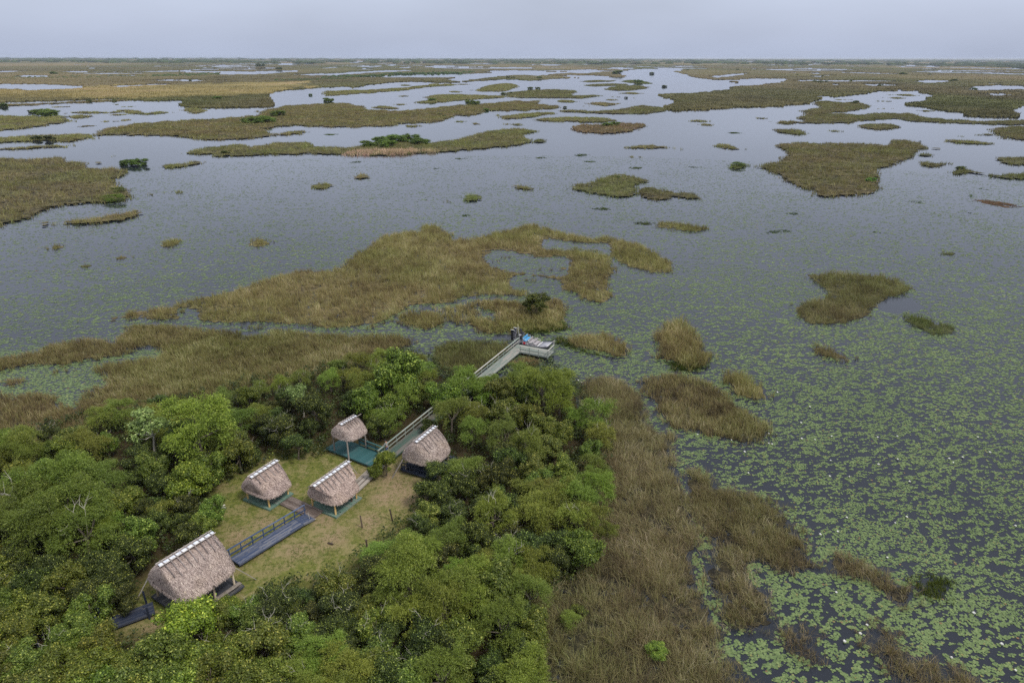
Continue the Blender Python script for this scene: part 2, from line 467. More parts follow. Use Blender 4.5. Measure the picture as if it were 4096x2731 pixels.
e1 = pts("D 750,782 800,745 860,715 950,700 1120,690 1200,655 1300,630 1560,570 1700,530 1850,480 2050,440 2200,445 2330,395 "
         "E 60,375 200,300 320,215 480,190 560,185 570,150 620,138 680,150 700,180 790,200 800,215 760,245 900,235 1050,200 1200,160 1310,143 1400,165 1600,215 1740,240 1800,215 1900,240 2050,280 2200,360 2240,410 2285,465 2200,490 2100,480 1950,445 1880,400 1830,385 1890,470 1820,530 1850,620 1850,660 1780,690 1680,680 1600,620 1480,610 1300,605 1240,650 1100,635 960,640 800,660 780,690 560,700 450,730 400,765 330,800 250,830 100,850 0,860 "
         "D 2200,860 2050,835 1900,830 1720,820 1560,822 1340,812 1300,800 1200,805 1000,800 850,795")
e1h = [pts("D 1195,735 1250,724 1320,745 1325,785 1260,785 1215,765"),
       pts("E 990,365 1060,340 1250,355 1350,390 1500,378 1560,398 1520,440 1540,470 1380,470 1250,450 1150,440 1020,400"),
       pts("E 1390,278 1450,260 1600,285 1780,290 1840,310 1840,345 1800,335 1700,312 1540,302 1400,302"),
       pts("E 1170,540 1200,505 1330,512 1500,545 1480,570 1300,572 1180,555")]
stuff(reed_bed('marsh_grass', e1, e1h, h=1.55, tone=T_TAN, seed=1, dens=1.0, lean=.3, thin=.6))
for k, s in enumerate(("E 1110,372 1160,362 1215,372 1200,392 1130,392", "E 1280,352 1400,325 1480,330 1560,352 1520,378 1400,372 1300,378", "E 1360,452 1420,440 1500,452 1480,472 1390,470", "E 1600,310 1700,318 1760,335 1700,342 1620,330",
                       "E 1250,520 1310,516 1330,530 1280,540", "E 1030,385 1080,395 1100,415 1050,410", "D 1195,735 1230,722 1260,735 1220,752", "D 500,1000 570,1000 600,1030 520,1036", "D 740,1010 860,1000 900,1015 800,1030", "D 380,1130 440,1120 470,1140 410,1155",
                       "E 700,715 760,700 800,715 760,735", "E 1000,780 1060,775 1070,800 1010,805", "D 1500,905 1560,895 1600,905 1550,915", "D 1650,840 1720,832 1760,845 1700,858")):
    stuff(reed_bed('marsh_grass', pts(s), h=1.1, tone=(.98, .95, .85), seed=500 + k, dens=.6, pad=False))
e2 = pts("E 850,830 870,790 900,765 1080,765 1060,745 930,712 905,690 980,660 1100,655 1240,668 1450,640 1530,680 1540,740 1500,770 1560,830 1540,860 1400,880 1200,892 1000,895 900,880 940,860")
stuff(reed_bed('marsh_grass', e2, h=1.25, tone=T_TAN, seed=2))
stuff(reed_bed('marsh_grass', pts("E 560,705 780,692 960,645 1100,657 925,712 1060,752 880,790 850,830 760,830 720,790 690,745"), h=1.2, tone=T_TAN, seed=601, dens=.42, thin=.9, pad=False))
stuff(reed_bed('marsh_grass', pts("E 400,770 560,705 700,735 600,735 450,760 400,790 300,830 250,850 220,840 330,800"), h=1.1, tone=T_BRN, seed=602, dens=.4, thin=.9, pad=False))
e2b = pts("E 390,800 450,752 600,730 700,760 720,800 680,850 600,865 520,850 430,830")
stuff(reed_bed('marsh_grass', e2b, h=1.15, tone=T_BRN, seed=3, dens=.9))
e3 = pts("D -60,1050 100,1010 240,990 360,935 480,915 600,905 700,920 830,890 880,820 1000,815 1200,820 1400,845 1600,860 1640,890 1780,870 1860,845 2100,865 2340,880 E 200,872 350,880 480,900 550,940 550,970 420,1000 300,1110 0,1180 D 1900,1250 1300,1400 800,1530 -60,1760 -60,1290 60,1290 200,1270 340,1290 380,1345 460,1355 560,1300 620,1230 720,1180 650,1155 645,1095 780,1060 1000,1025 1080,1008 1000,978 880,1008 800,1048 600,1072 430,1108 200,1108 -60,1165")
stuff(reed_bed('marsh_grass', e3, h=1.3, tone=(1.08, 1.02, .9), seed=4, dens=1.0))
e3b = pts("D -40,1225 60,1187 170,1182 182,1220 100,1245 20,1252")
stuff(reed_bed('marsh_grass', e3b, h=1.0, tone=T_BRN, seed=5))
e4 = pts("E 660,965 760,930 1000,922 1180,922 1205,950 1150,1010 1080,1070 950,1180 760,1190 660,1100")
stuff(reed_bed('marsh_grass', e4, h=1.2, tone=(.92, .98, .8), seed=6))
e4b = pts("E 1180,1092 1220,1045 1340,1050 1372,1080 1330,1120 1200,1130")
stuff(reed_bed('marsh_grass', e4b, h=1.0, tone=(1.05, .85, .8), seed=7))
f1 = pts("E 1640,1190 1720,1170 1850,1170 1940,1200 2010,1290 2060,1400 2080,1480 V 1545,990 1540,1040 1562,1080 1580,1140 1602,1200 1604,1240 1592,1290 1612,1340 1640,1400 1645,1470 1642,1640 1180,1640 1200,1400 1300,1250 1330,1050 1340,930")
stuff(reed_bed('marsh_grass', f1, h=1.25, tone=(1.15, 1.1, 1.08), seed=8, lean=.65, dens=1.15, thin=.85))
f2 = pts("V 1452,872 1540,850 1600,858 1650,880 1700,925 1765,962 1762,1000 1722,1020 1640,1002 1560,985 1530,970 1498,920")
stuff(reed_bed('marsh_grass', f2, h=1.2, tone=(1.16, 1.12, 1.0), seed=9, thin=.7))
f3 = pts("H 60,150 150,45 280,130 420,180 600,230 720,290 780,380 860,470 900,600 1000,680 1100,605 1250,650 1400,720 1500,780 1620,830 1600,950 1520,1000 1440,950 1380,880 1280,820 1080,780 900,760 760,775 640,722 500,710 540,790 680,870 640,1000 720,1130 600,1170 430,1140 330,1060 310,950 230,850 190,740 260,640 210,500 130,380")
stuff(reed_bed('marsh_grass', f3, h=1.2, tone=(1.04, .99, .93), seed=10, lean=.65, dens=1.0, thin=.85))
f4 = pts("H 750,1090 900,1075 1000,1115 960,1180 1000,1260 1080,1330 1100,1410 900,1350 780,1290 730,1190")
stuff(reed_bed('marsh_grass', f4, h=1.0, tone=(1.1, 1.02, .96), seed=12, lean=.7, dens=.75, pad=False))
f5 = pts("H 1270,1120 1400,1090 1480,1130 1530,1220 1700,1310 1880,1340 2000,1380 2130,1490 2130,1600 1650,1600 1480,1480 1390,1360 1290,1250")
stuff(reed_bed('marsh_grass', f5, h=1.0, tone=(1.1, 1.02, .95), seed=13, lean=.7, dens=.8, pad=False))
f6 = pts("H 330,1290 430,1290 500,1400 590,1512 600,1620 300,1620 300,1420")
stuff(reed_bed('marsh_grass', f6, h=1.1, tone=(1.1, 1.02, .95), seed=14, lean=.7, dens=.6, pad=False))
# soft green sedge growing low in the shallows
for k, s in enumerate(("E 1170,830 1240,785 1340,790 1480,800 1560,850 1480,885 1300,892 1190,880", "E 1500,905 1560,930 1620,985 1780,1040 1880,1062 1700,1030 1560,985 1480,950",
                       "E 1110,310 1200,285 1300,275 1360,285 1300,312 1180,325", "E 1980,146 2100,140 2140,160 2060,166", "H 1640,800 1720,770 1850,800 1860,860 1800,940 1690,930 1630,880",
                       "E 2230,1080 2300,1060 G 130,1080 220,1100 150,1140 0,1145")):
    stuff(reed_bed('green_sedge', pts(s), h=.55, tone=(1, 1, .8), mat='green', seed=30 + k, dens=1.0, wmin=.035, pad=False))

# ------------------------------------------------------------------ reed islands, each a thing of its own
IS = []
def isl(label, s, h=1.25, tone=T_OLV, group='reed islands in the open water', mat='reed', dens=1.0, name='reed_island'):
    o = reed_bed(name, pts(s), h=h, tone=tone, mat=mat, dens=dens, seed=40 + 3 * len(IS))
    IS.append(o)
    return tag(o, label, 'reed island', group)
R_ = 'reed islands in the open water'
# near and middle water
isl('tall reed bed beyond the airboat bow, green at its near edge', "E 1500,900 1560,880 1700,868 1800,868 1920,890 1960,950 1950,1040 1880,1058 1800,1020 1680,1000 1560,970 1490,940", 1.4, T_TAN)
isl('tall wedge of reeds between the dock and the notched island', "E 2060,1030 2130,1000 2185,990 2150,930 2135,870 2210,800 2280,772 2340,770 G 60,772 120,830 200,920 265,990 262,1040 200,1110 100,1138 0,1120 E 2300,1095 2200,1075 2080,1050", 1.5, T_TAN)
isl('round-topped mound of straw-pale reeds at the marsh corner', "G 270,1150 300,1115 370,1100 460,1115 520,1160 600,1190 660,1270 660,1320 600,1345 520,1340 440,1310 340,1210", 1.5, (1.25, 1.15, 1.0))
isl('notched reed island curling round beside dark open water', "G 820,680 850,660 950,630 1040,612 960,560 880,490 920,460 1050,450 1200,460 1400,470 1500,500 1590,540 1605,575 1560,620 1440,650 1390,680 1350,720 1320,760 1240,800 1100,830 950,835 860,800 825,740", 1.3, (.95, .95, .82))
isl('green leafy reed islet with a brown muddy edge', "G 1500,772 1560,745 1640,745 1760,780 1850,790 1900,840 1940,870 1860,900 1750,905 1680,880 1600,840 1520,800", 1.2, (.62, .82, .5))
isl('oval brown reed islet right below the notched island', "G 920,980 940,942 1000,945 1120,980 1200,1020 1205,1050 1150,1078 1060,1060 980,1040", 1.1, (1.0, .92, .82))
isl('small dark reed tuft above the notched island', "G 1440,345 1470,325 1520,325 1538,350 1490,358", .9, (.75, .85, .6))
isl('round reed tuft alone far right of the notched island', "G 1795,355 1830,325 1900,320 1940,350 1880,375 1820,370", 1.1, (.8, .9, .65))
isl('flat-topped reed islet with a green floating tail on its left', "E 2130,170 2160,130 2200,120 2352,135 G 150,150 260,160 270,180 180,210 60,205 0,195 E 2280,195 2180,185", 1.2, T_OLV)
isl('leftmost small reed islet of the five on the left water', "D 305,310 330,285 380,275 450,290 430,320 360,330", 1.1)
isl('lowest reed islet of the five on the left water', "D 500,430 560,400 650,408 655,420 580,455", 1.1)
isl('brownish reed islet right of the lowest one on the left water', "D 740,385 800,345 880,370 820,405", 1.1, T_BRN)
isl('slanting reed islet, second from right of the five on the left water', "D 1060,300 1090,265 1150,240 1240,235 1245,260 1180,300 1100,320", 1.2)
isl('rightmost and roundest of the five reed islets on the left water', "D 1645,285 1680,250 1740,228 1840,260 1820,290 1740,315 1670,305", 1.3, T_TAN)
# left
isl('broad reed bank reaching in from the left, with a bush at its tip', "A -90,1065 200,1050 480,1030 495,1045 420,1065 690,1078 680,1090 560,1105 640,1110 780,1110 850,1140 830,1180 770,1205 860,1265 880,1290 850,1350 700,1365 500,1375 330,1405 240,1430 210,1460 60,1500 -90,1520", 1.5, (1.02, 1.0, .85))
isl('curved reed island lying just below the broad left bank', "A 270,1490 400,1460 600,1440 800,1410 900,1388 980,1400 985,1420 930,1455 800,1485 650,1505 560,1510 400,1510", 1.5, T_TAN)
isl('slim reed island right of the bush at the bank tip', "A 1050,1105 1130,1085 1220,1085 1330,1065 1378,1080 1320,1105 1180,1130 1080,1125", 1.3)
isl('small flat reed strip right of the broad left bank', "A 1010,1300 1060,1280 1160,1270 1228,1282 1150,1295 1030,1310", 1.0)
isl('oval reed islet in the middle of the wide left water', "A 2090,1245 2110,1225 2190,1215 2265,1240 2170,1270 2110,1265", 1.1)
isl('tiny reed tuft between the bushy bank tip and the long island', "A 740,1045 770,1032 795,1045 765,1055", .8)
isl('long reed island on the left with dark low bushes', "A -90,915 0,910 250,895 560,888 620,905 660,920 640,940 600,930 490,950 430,955 300,945 0,962 -90,965", 1.4)
isl('thin reed strip just below the island with dark low bushes', "A -90,988 0,985 250,968 490,965 480,985 300,995 100,1005 0,1008 -90,1010", 1.2)
isl('long reed island carrying the bushy green trees and pale cattails', "A 1220,1020 1290,992 1440,970 1600,955 1700,968 1850,945 2060,942 2120,965 2200,970 2300,975 B 60,978 150,965 400,930 620,940 800,925 900,895 1000,870 1120,855 1290,858 1365,870 1360,885 1250,905 1310,940 1280,965 1100,990 900,1008 740,1020 600,1030 350,1045 100,1045 A 2352,1040 2220,1040 2080,1035 1900,1040 1640,1048 1450,1055 1430,1040 1300,1040", 1.4, (1.0, 1.05, .8))
isl('great long reed island across the left middle of the marsh', "A 622,895 700,855 830,832 960,815 1180,800 1400,792 1620,775 1760,762 1720,742 1860,720 1940,702 2100,692 2300,688 B 80,690 160,705 210,725 330,735 430,738 600,720 850,698 1100,680 1250,672 1360,675 1350,690 1490,705 1500,722 1360,735 1250,742 1070,748 980,752 950,768 790,780 740,800 690,820 500,830 300,848 0,858 A 2250,855 2100,850 2000,845 1760,865 1860,888 2000,868 2120,872 2110,885 1960,905 1800,920 1640,935 1400,940 1250,925 1100,912 900,910 720,908 650,915", 1.4, (1.05, 1.0, .82))
isl('ragged reed flat under the domed green shrub at the left', "A -90,772 180,770 260,775 400,768 600,765 640,780 520,797 420,790 490,815 380,830 200,860 60,875 -90,872", 1.4)
isl('low reed strip right of the domed shrub at the left', "A 410,755 560,742 740,745 800,735 830,750 740,760 560,762", 1.2)
isl('knobbly reed islet in the wide inlet at the left', "A 780,738 840,728 950,742 960,752 1080,742 1150,748 1160,758 1000,770 890,766 850,752", 1.3)
isl('stubby reed islet under the long yellow marsh at the left', "A 1210,735 1280,718 1385,728 1370,742 1310,766 1280,748", 1.3)
isl('thin reed strip with three dark shrubs under the yellow marsh', "A -90,702 80,692 350,685 600,670 700,664 940,668 900,676 560,690 300,702 -90,720", 1.4, T_BRN)
isl('dark flat mud streak left of the great long island', "A 510,850 590,838 655,843 560,853", .5, (.7, .65, .55))
for s in ("A 770,702 790,697 792,706", "A 840,712 880,709 880,720 850,720", "A 360,714 460,711 465,718 370,720", "A 760,768 820,763 830,768 790,771", "A 755,812 830,800 860,792 872,806 830,814", "A 690,815 710,806 725,815 710,823"):
    isl('tiny reed tuft in the inlet above the great long island', s, 1.0, group='tiny reed tufts in the left inlet')
# middle
isl('thin reed tongue pointing right under the yellow marsh', "B -60,608 180,600 400,590 560,572 700,562 785,562 760,578 600,585 450,605 300,618 120,632 -60,645", 1.4)
isl('humped reed island left of the three dark shrubs', "B 885,605 950,598 1020,575 1080,562 1160,558 1205,570 1180,590 1120,612 1000,615", 1.5)
isl('long reed island with one green shrub at its left end', "B 520,690 580,672 640,665 590,650 680,632 800,628 950,632 1120,640 1130,652 1040,662 900,668 720,685 560,695", 1.4)
isl('reed island topped by a pair of dark trees', "B 1100,630 1200,612 1380,598 1560,600 1620,612 1560,632 1780,635 1785,642 1640,658 1400,660 1200,655", 1.5, (.9, .95, .78))
isl('reed island at the far middle, right of the paired dark trees', "B 1800,600 1880,578 1990,570 2080,580 2060,595 1960,608 1860,608", 1.5, (.9, .95, .78))
for s in ("B 60,578 90,571 122,578 90,585", "B 440,575 460,564 484,574 460,581", "B 620,567 650,556 675,566", "B 805,566 840,560 875,566 840,570", "B 760,615 790,606 826,614 800,622", "B 435,645 450,638 462,648 445,651"):
    isl('tiny reed tuft on the channel above the humped island', s, 1.1, group='tiny reed tufts on the far channel')
isl('small reed pair end to end above the great long island', "B 220,722 300,706 400,720 400,732 300,730", 1.2)
isl('small low reed tuft right of the end-to-end pair', "B 380,700 420,691 464,700 420,707", 1.1)
isl('oval reed islet left of the narrow brown one on the far water', "B 1480,678 1520,667 1620,675 1590,688 1520,687", 1.2)
isl('narrow brownish reed islet on the far middle water', "B 1670,690 1740,681 1880,692 1820,715 1740,705", 1.2, T_BRN)
for s in ("B 1795,668 1830,660 1870,668 1850,676", "B 1835,648 1885,644 1880,655", "B 1895,625 1960,617 2048,626 1990,635", "B 1980,658 2000,651 2022,660", "B 1640,712 1660,705 1675,714"):
    isl('tiny reed tuft near the lone dark round shrub', s, 1.1, group='tiny reed tufts near the lone shrub')
isl('thin reed bar, lowest of three in the far middle', "B 1660,570 1800,560 1960,562 1900,576 1720,580", 1.3, (.9, .95, .78))
isl('thin reed bar, middle of three in the far middle', "B 1640,545 1720,538 1850,540 1830,550 1700,552", 1.3, (.9, .95, .78))
isl('thin reed bar with a green mound, right of three in the far middle', "B 1910,548 1980,535 2080,550 2110,565 2000,560", 1.4, (.8, 1.0, .7))
isl('long arched reed island running to the brown mainland marsh', "B 1490,735 1600,730 1720,738 1900,728 1990,708 2060,702 2180,715 2230,730 2200,748 2060,765 1900,768 1700,760 1540,752", 1.4, (.92, .95, .8))
isl('forked reed island touching the end of the great long one', "B 1060,765 1100,785 1130,800 1280,792 1380,772 1460,765 1440,745 1280,752 1140,770", 1.4)
isl('broad reed island just behind the one with pinkish reeds', "B 1270,800 1400,785 1560,778 1750,780 1860,795 1880,812 1720,825 1560,818 1400,815", 1.4)
isl('reed island of pinkish reeds with bright green shrubs on top', "B 1590,840 1640,825 1780,825 1900,815 2050,820 2080,840 2040,865 1960,885 1820,898 1650,890 1595,868", 1.5, (1.12, .92, .9))
isl('small reed tuft left of the broad island with pinkish neighbour', "B 875,825 920,816 990,828 940,840", 1.1)
isl('small reed tuft under the twin dark shrubs', "B 785,812 820,804 856,815 830,823", 1.0)
isl('tiny paired reed tuft, left one, below the forked island', "B 1120,832 1140,825 1160,832 1140,839", 1.0)
isl('tiny paired reed tuft, right one, below the forked island', "B 1175,830 1210,821 1242,835 1210,847", 1.1)
isl('reed tuft in front of the great long island near its middle', "B 460,840 500,830 560,835 545,855 480,852", 1.1)
isl('dark domed reed islet off the end of the bushy long island', "B 1307,945 1330,925 1380,922 1410,945 1380,962 1330,958", 1.3, (.75, .8, .65))
isl('thin reed bar with a separate right end', "B 1895,985 2000,968 2120,965 2260,978 2345,990 2330,1006 2240,995 2100,998 1950,995", 1.2)
isl('tiny reed tuft below the thin reed bar', "B 1975,1052 2005,1044 2033,1052 2000,1061", .9)
isl('peaked reed island with a green top in the middle water', "B 1540,1245 1580,1225 1720,1195 1840,1160 1900,1150 1980,1165 2100,1195 2122,1215 2050,1230 2010,1250 2025,1290 2000,1312 1900,1330 1780,1315 1640,1285 1560,1262", 1.4, (.95, 1.05, .75))
isl('trailing reed island joined to the peaked island', "B 2020,1252 2100,1240 2250,1265 2320,1283 C 40,1272 130,1280 200,1320 210,1335 100,1340 0,1325 B 2280,1325 2220,1345 2130,1350 2060,1320 2035,1290", 1.2, (.9, .9, .75))
isl('wedge-shaped reed islet between the green tuft and the peaked island', "B 1172,1245 1210,1230 1300,1242 1366,1265 1300,1280 1200,1268", 1.1)
isl('round reed tuft with a bright green crown in the middle water', "B 840,1320 870,1292 940,1282 1000,1310 990,1340 900,1358 850,1345", 1.4, (.85, 1.15, .6))
isl('tiny dark reed speck left of the green-crowned tuft', "B 695,1350 715,1335 743,1352 715,1358", .9, (.8, .85, .7))
isl('round tan reed tuft below the bushy long island', "B 105,1185 130,1160 175,1146 235,1180 200,1205 130,1202", 1.4, T_TAN)
# right
isl('big angular brown reed island on the right', "C 685,975 720,955 850,945 1100,948 1350,950 1440,965 1480,930 1560,928 1650,945 1680,968 1790,985 1795,998 1650,1000 1620,1025 1590,1060 1500,1090 1440,1120 1360,1130 1395,1165 1360,1200 1380,1250 1320,1300 1220,1315 1060,1325 970,1315 950,1285 800,1245 740,1195 700,1170 540,1120 545,1105 620,1085 740,1058 725,1040 780,1020 720,1005", 1.4, (.95, .92, .75))
isl('layered reed island below the brown mainland marsh', "C 650,812 750,802 880,812 800,790 900,762 870,745 900,725 1000,715 920,700 940,685 1000,675 1150,680 1250,682 1290,700 1300,720 1210,745 1160,750 1060,752 1190,758 1290,770 1240,795 1200,825 1000,832 900,828 740,835", 1.4, (.9, .9, .75))
isl('long wavy reed bar reaching the right edge', "C 1190,765 1300,760 1400,750 1600,755 1660,775 1760,785 1900,795 2100,805 2440,798 2440,838 2150,838 1900,828 1700,822 1560,810 1500,798 1420,800 1280,815 1240,805", 1.4, (.85, .9, .7))
isl('lens-shaped reed islet under the long wavy bar', "C 1240,835 1280,825 1400,820 1500,830 1530,850 1450,868 1340,872 1260,858", 1.3, (.9, .92, .75))
isl('oval reed islet above the big angular island, at its left', "C 640,870 700,855 860,865 916,890 860,905 740,898", 1.4, (.9, .95, .7))
isl('tiny reed speck between the two oval islets on the right', "C 1050,878 1080,866 1150,880 1080,887", 1.0)
isl('short reed islet under the brown mainland tip', "C 520,792 560,782 640,790 600,800", 1.1)
isl('left of two touching reed tufts on the right middle water', "C 82,808 150,797 230,808 220,818 120,818", 1.1)
isl('lower of two touching reed tufts on the right middle water', "C 178,835 210,822 256,832 230,847", 1.1)
isl('dark reed speck in the far right channel', "C 1655,742 1700,734 1745,744 1700,752", 1.0, (.8, .85, .7))
for s in ("C 1395,655 1500,650 1600,658 1500,663", "C 1415,634 1450,627 1475,637", "C 1500,632 1560,627 1620,640 1560,646", "C 1370,680 1400,673 1432,681", "C 1095,671 1108,663 1120,671", "C 1152,671 1168,663 1185,671", "C 795,693 820,687 840,696", "C 1395,728 1415,724 1430,730"):
    isl('tiny reed tuft in the channel cutting the right-hand marsh', s, 1.1, group='tiny reed tufts in the right channel')
isl('reed island cut by the right edge, above the small dark one', "C 2120,860 2200,848 2440,838 2440,940 2240,930 2170,905 2150,880", 1.4, (.9, .9, .75))
isl('small dark reed islet touching the one cut by the right edge', "C 2050,900 2090,888 2150,890 2170,908 2060,911", 1.2, (.75, .8, .65))
isl('small reed mound above the thin right-hand reed bar', "C 1925,912 1960,902 2000,915 1950,923", 1.1)
isl('thin reed bar below the small mound on the right', "C 1810,945 1870,928 2000,935 2150,950 2150,968 2000,970 1850,955", 1.2)
isl('small reed clump tucked beside the big angular island', "C 1625,1040 1650,1015 1720,1020 1742,1048 1680,1053", 1.4, (.85, 1.0, .7))
isl('reed clump just below the one beside the angular island', "C 1658,1095 1680,1068 1760,1080 1850,1080 1855,1098 1780,1115 1720,1130 1680,1115", 1.2, (.85, .92, .7))
isl('flat reed speck at the foot of the angular island shoulder', "C 1545,1082 1580,1074 1615,1082 1580,1091", .8)
isl('reed island at the right edge, upper of two', "C 2130,1060 2180,1042 2440,1050 2440,1112 2240,1105 2200,1085", 1.3, (.85, .92, .7))
isl('hooked reed island at the right edge with dark reflection', "C 1875,1160 1920,1122 2000,1130 2120,1150 2200,1165 2260,1150 2440,1150 2440,1208 2200,1200 2050,1170 1950,1165 1910,1185", 1.3, (.8, .88, .65))
isl('small greenish reed tuft left of the big angular island', "C 355,1115 380,1090 490,1085 512,1105 440,1138 380,1130", 1.3, (.85, 1.05, .65))
isl('tapering reed islet up and left of the angular island', "C 280,970 310,952 380,965 480,1000 400,1005 300,990", 1.2)
isl('flat brown mat of floating dead weed', "C 2010,1340 2100,1342 2200,1355 2338,1388 2220,1395 2100,1370", .12, (.85, .55, .4), dens=.4)
isl('dark green tuft beside the brown floating mat', "C 1950,1308 2000,1292 2056,1308 2000,1322", .8, (.5, .85, .4))
# bright green low floating plants, each a small patch
FLO = []; FLOO = []
for k, (c, x, y, w) in enumerate((('B', 133, 1088, 60), ('B', 830, 1065, 55), ('B', 1640, 1042, 90), ('B', 670, 1131, 45), ('B', 2010, 1128, 70), ('B', 1780, 1402, 100), ('B', 1700, 1085, 60), ('B', 1370, 1060, 60),
                                ('C', 130, 1122, 50), ('C', 1985, 1430, 60), ('C', 2070, 1270, 60), ('C', 1630, 1355, 70), ('G', 670, 212, 90), ('G', 740, 205, 80), ('C', 405, 893, 50), ('A', 2220, 904, 60), ('G', 1390, 315, 60), ('G', 1355, 214, 40), ('C', 800, 1434, 60), ('E', 870, 102, 60))):
    P = np.array([(x + w / 2 * math.cos(a) * (1 + .25 * math.sin(3 * a + k)), y + w * .1 * math.sin(a)) for a in np.linspace(0, 6.283, 11)[:-1]])
    s = c + ' ' + ' '.join(f'{a:.1f},{b:.1f}' for a, b in P)
    FLO.append((P[:, 0].mean() / 1.68 + ORG[c][0], k)); o = reed_bed('floating_plant', pts(s), h=.3, tone=(.9, 1, .8), mat='green', seed=300 + k, dens=.8, wmin=.1, pad=False)
    FLOO.append(o)
ORDS = ['leftmost', 'second from left', 'third from left', 'fourth from left', 'fifth from left', 'sixth from left', 'seventh from left', 'eighth from left', 'ninth from left', 'tenth from left', 'tenth from right', 'ninth from right', 'eighth from right', 'seventh from right', 'sixth from right', 'fifth from right', 'fourth from right', 'third from right', 'second from right', 'rightmost']
for r_, (_x, k) in enumerate(sorted(FLO)): tag(FLOO[k], f'low bright green patch of floating plants on open water, {ORDS[r_]} of them all', 'water plants', 'green floating plant patches')
for gname in {o['group'] for o in IS if o['group'].startswith('tiny')}:
    mem = sorted((o for o in IS if o['group'] == gname), key=lambda o: o.data.vertices[0].co.x / max(1, o.data.vertices[0].co.y))
    for r_, o in enumerate(mem): o['label'] = o['label'] + ', ' + (ORDS[r_] if r_ < len(mem) - 1 else 'rightmost')

# ------------------------------------------------------------------ far marsh: one mass of sawgrass cut by sheets of water
FAR_LAND = [pts("A -400,393 C 2900,393 C 2900,640 2352,705 2260,740 2330,770 2320,785 2100,780 1920,770 1960,750 1830,742 1690,715 1550,700 1545,688 1680,680 1720,660 1640,655 1740,648 1660,628 1640,606 1400,606 1290,630 1080,652 980,662 930,690 740,700 760,708 560,712 400,715 200,732 0,738 B 2240,738 2180,712 2200,705 2280,685 2250,660 2105,632 2352,625 C 180,620 360,600 400,578 470,560 B 2352,512 1960,520 1700,520 1500,525 1300,540 1150,530 900,545 760,555 480,545 330,556 200,572 60,600 0,602 A 2280,604 2150,622 1900,636 1800,634 1860,690 1840,712 1700,712 1500,718 1380,718 1230,712 1200,690 1230,668 1100,672 900,668 720,657 560,664 300,672 -400,690")]
FAR_WATER = [pts(s) for s in (
    "A -100,562 120,560 280,562 540,572 545,590 400,598 180,606 110,598 -100,592", "A 720,575 900,565 1120,560 1135,566 980,572 800,585", "A 950,538 1080,532 1230,530 1330,532 1380,540 1280,547 1180,543 1040,541",
    "A 90,512 180,502 280,504 340,512 260,518 150,518", "A -50,478 100,474 200,476 90,484 -50,487", "A 400,482 480,476 590,478 560,484 470,485", "A 380,494 600,490 970,488 960,494 700,497", "A 690,506 900,503 1000,506 860,510",
    "A 1450,490 1560,484 1760,476 1990,470 1990,482 1830,494 1700,500 1560,500 1480,497", "A 1620,464 1700,461 1680,467", "A 1700,456 1900,454 1840,462", "A 1930,500 2352,487 2352,500 2100,507", "A 1440,537 1530,534 1520,541",
    "A 2150,457 2250,452 2220,462", "A 1800,630 1880,608 2050,592 2230,582 2352,576 2352,598 2280,606 2150,620 1900,634", "A 80,680 300,672 560,664 600,668 330,680 200,690",
    "B 0,490 130,482 300,472 510,470 480,477 250,488 100,498 0,502", "B 150,448 290,445 250,453", "B 370,456 510,450 490,458", "B 330,439 400,436 380,443", "B 1000,457 1100,452 1090,460", "B 1340,438 1500,435 1480,442",
    "B 740,530 860,515 1060,500 1200,478 1500,481 1600,479 1760,476 1740,486 1640,492 1530,490 1350,508 1220,502 1060,515 900,535 800,548", "B 1780,462 1900,452 2000,460 1930,466",
    "B 1900,490 1960,468 2352,458 C 60,458 40,475 0,480 B 2352,500 2352,540 2280,530 2150,540 1960,520",
    "C 0,495 100,505 60,516 0,519", "C 380,540 520,524 760,525 720,550 560,572 400,578 460,555", "C 230,512 400,495 500,489 480,500 300,521", "C 0,545 200,540 380,545 300,556 100,556", "C 0,590 100,580 370,575 360,598 200,610 0,626",
    "C 1020,568 1110,561 1100,572", "C 1250,560 1400,560 1520,572 1350,579", "C 1600,545 1700,534 1850,540 1840,550 1700,556", "C 1350,596 1600,598 1500,602", "C 900,490 980,489 960,498", "C 780,487 830,486 810,493", "C 900,510 1000,508 980,517",
    "C 960,640 1060,638 1040,651 970,649", "C 1960,600 2050,575 2200,568 2440,580 2440,600 2200,602 2050,606", "C 2030,625 2200,621 2300,639 2150,641", "C 2090,556 2200,555 2180,563", "C 1000,655 1300,627 1350,620 1450,618 1700,622 1740,640 1640,652 1500,655 1250,680 1150,678")]
DRY = [pts("A -200,598 400,600 700,572 1100,568 1500,560 2100,548 2000,585 1780,632 1300,650 900,655 400,655 -200,655")]
def dryness(V):
    ph = photo(V); r = np.zeros(len(V))
    w = np.stack([ph[:, 0] + (vnoise(ph[:, 0] * .02, ph[:, 1] * .2, 44) - .5) * 160, ph[:, 1] + (vnoise(ph[:, 0] * .03, ph[:, 1] * .2, 45) - .5) * 9], 1)
    for q in DRY: r[inside(w, q)] = 1
    return r
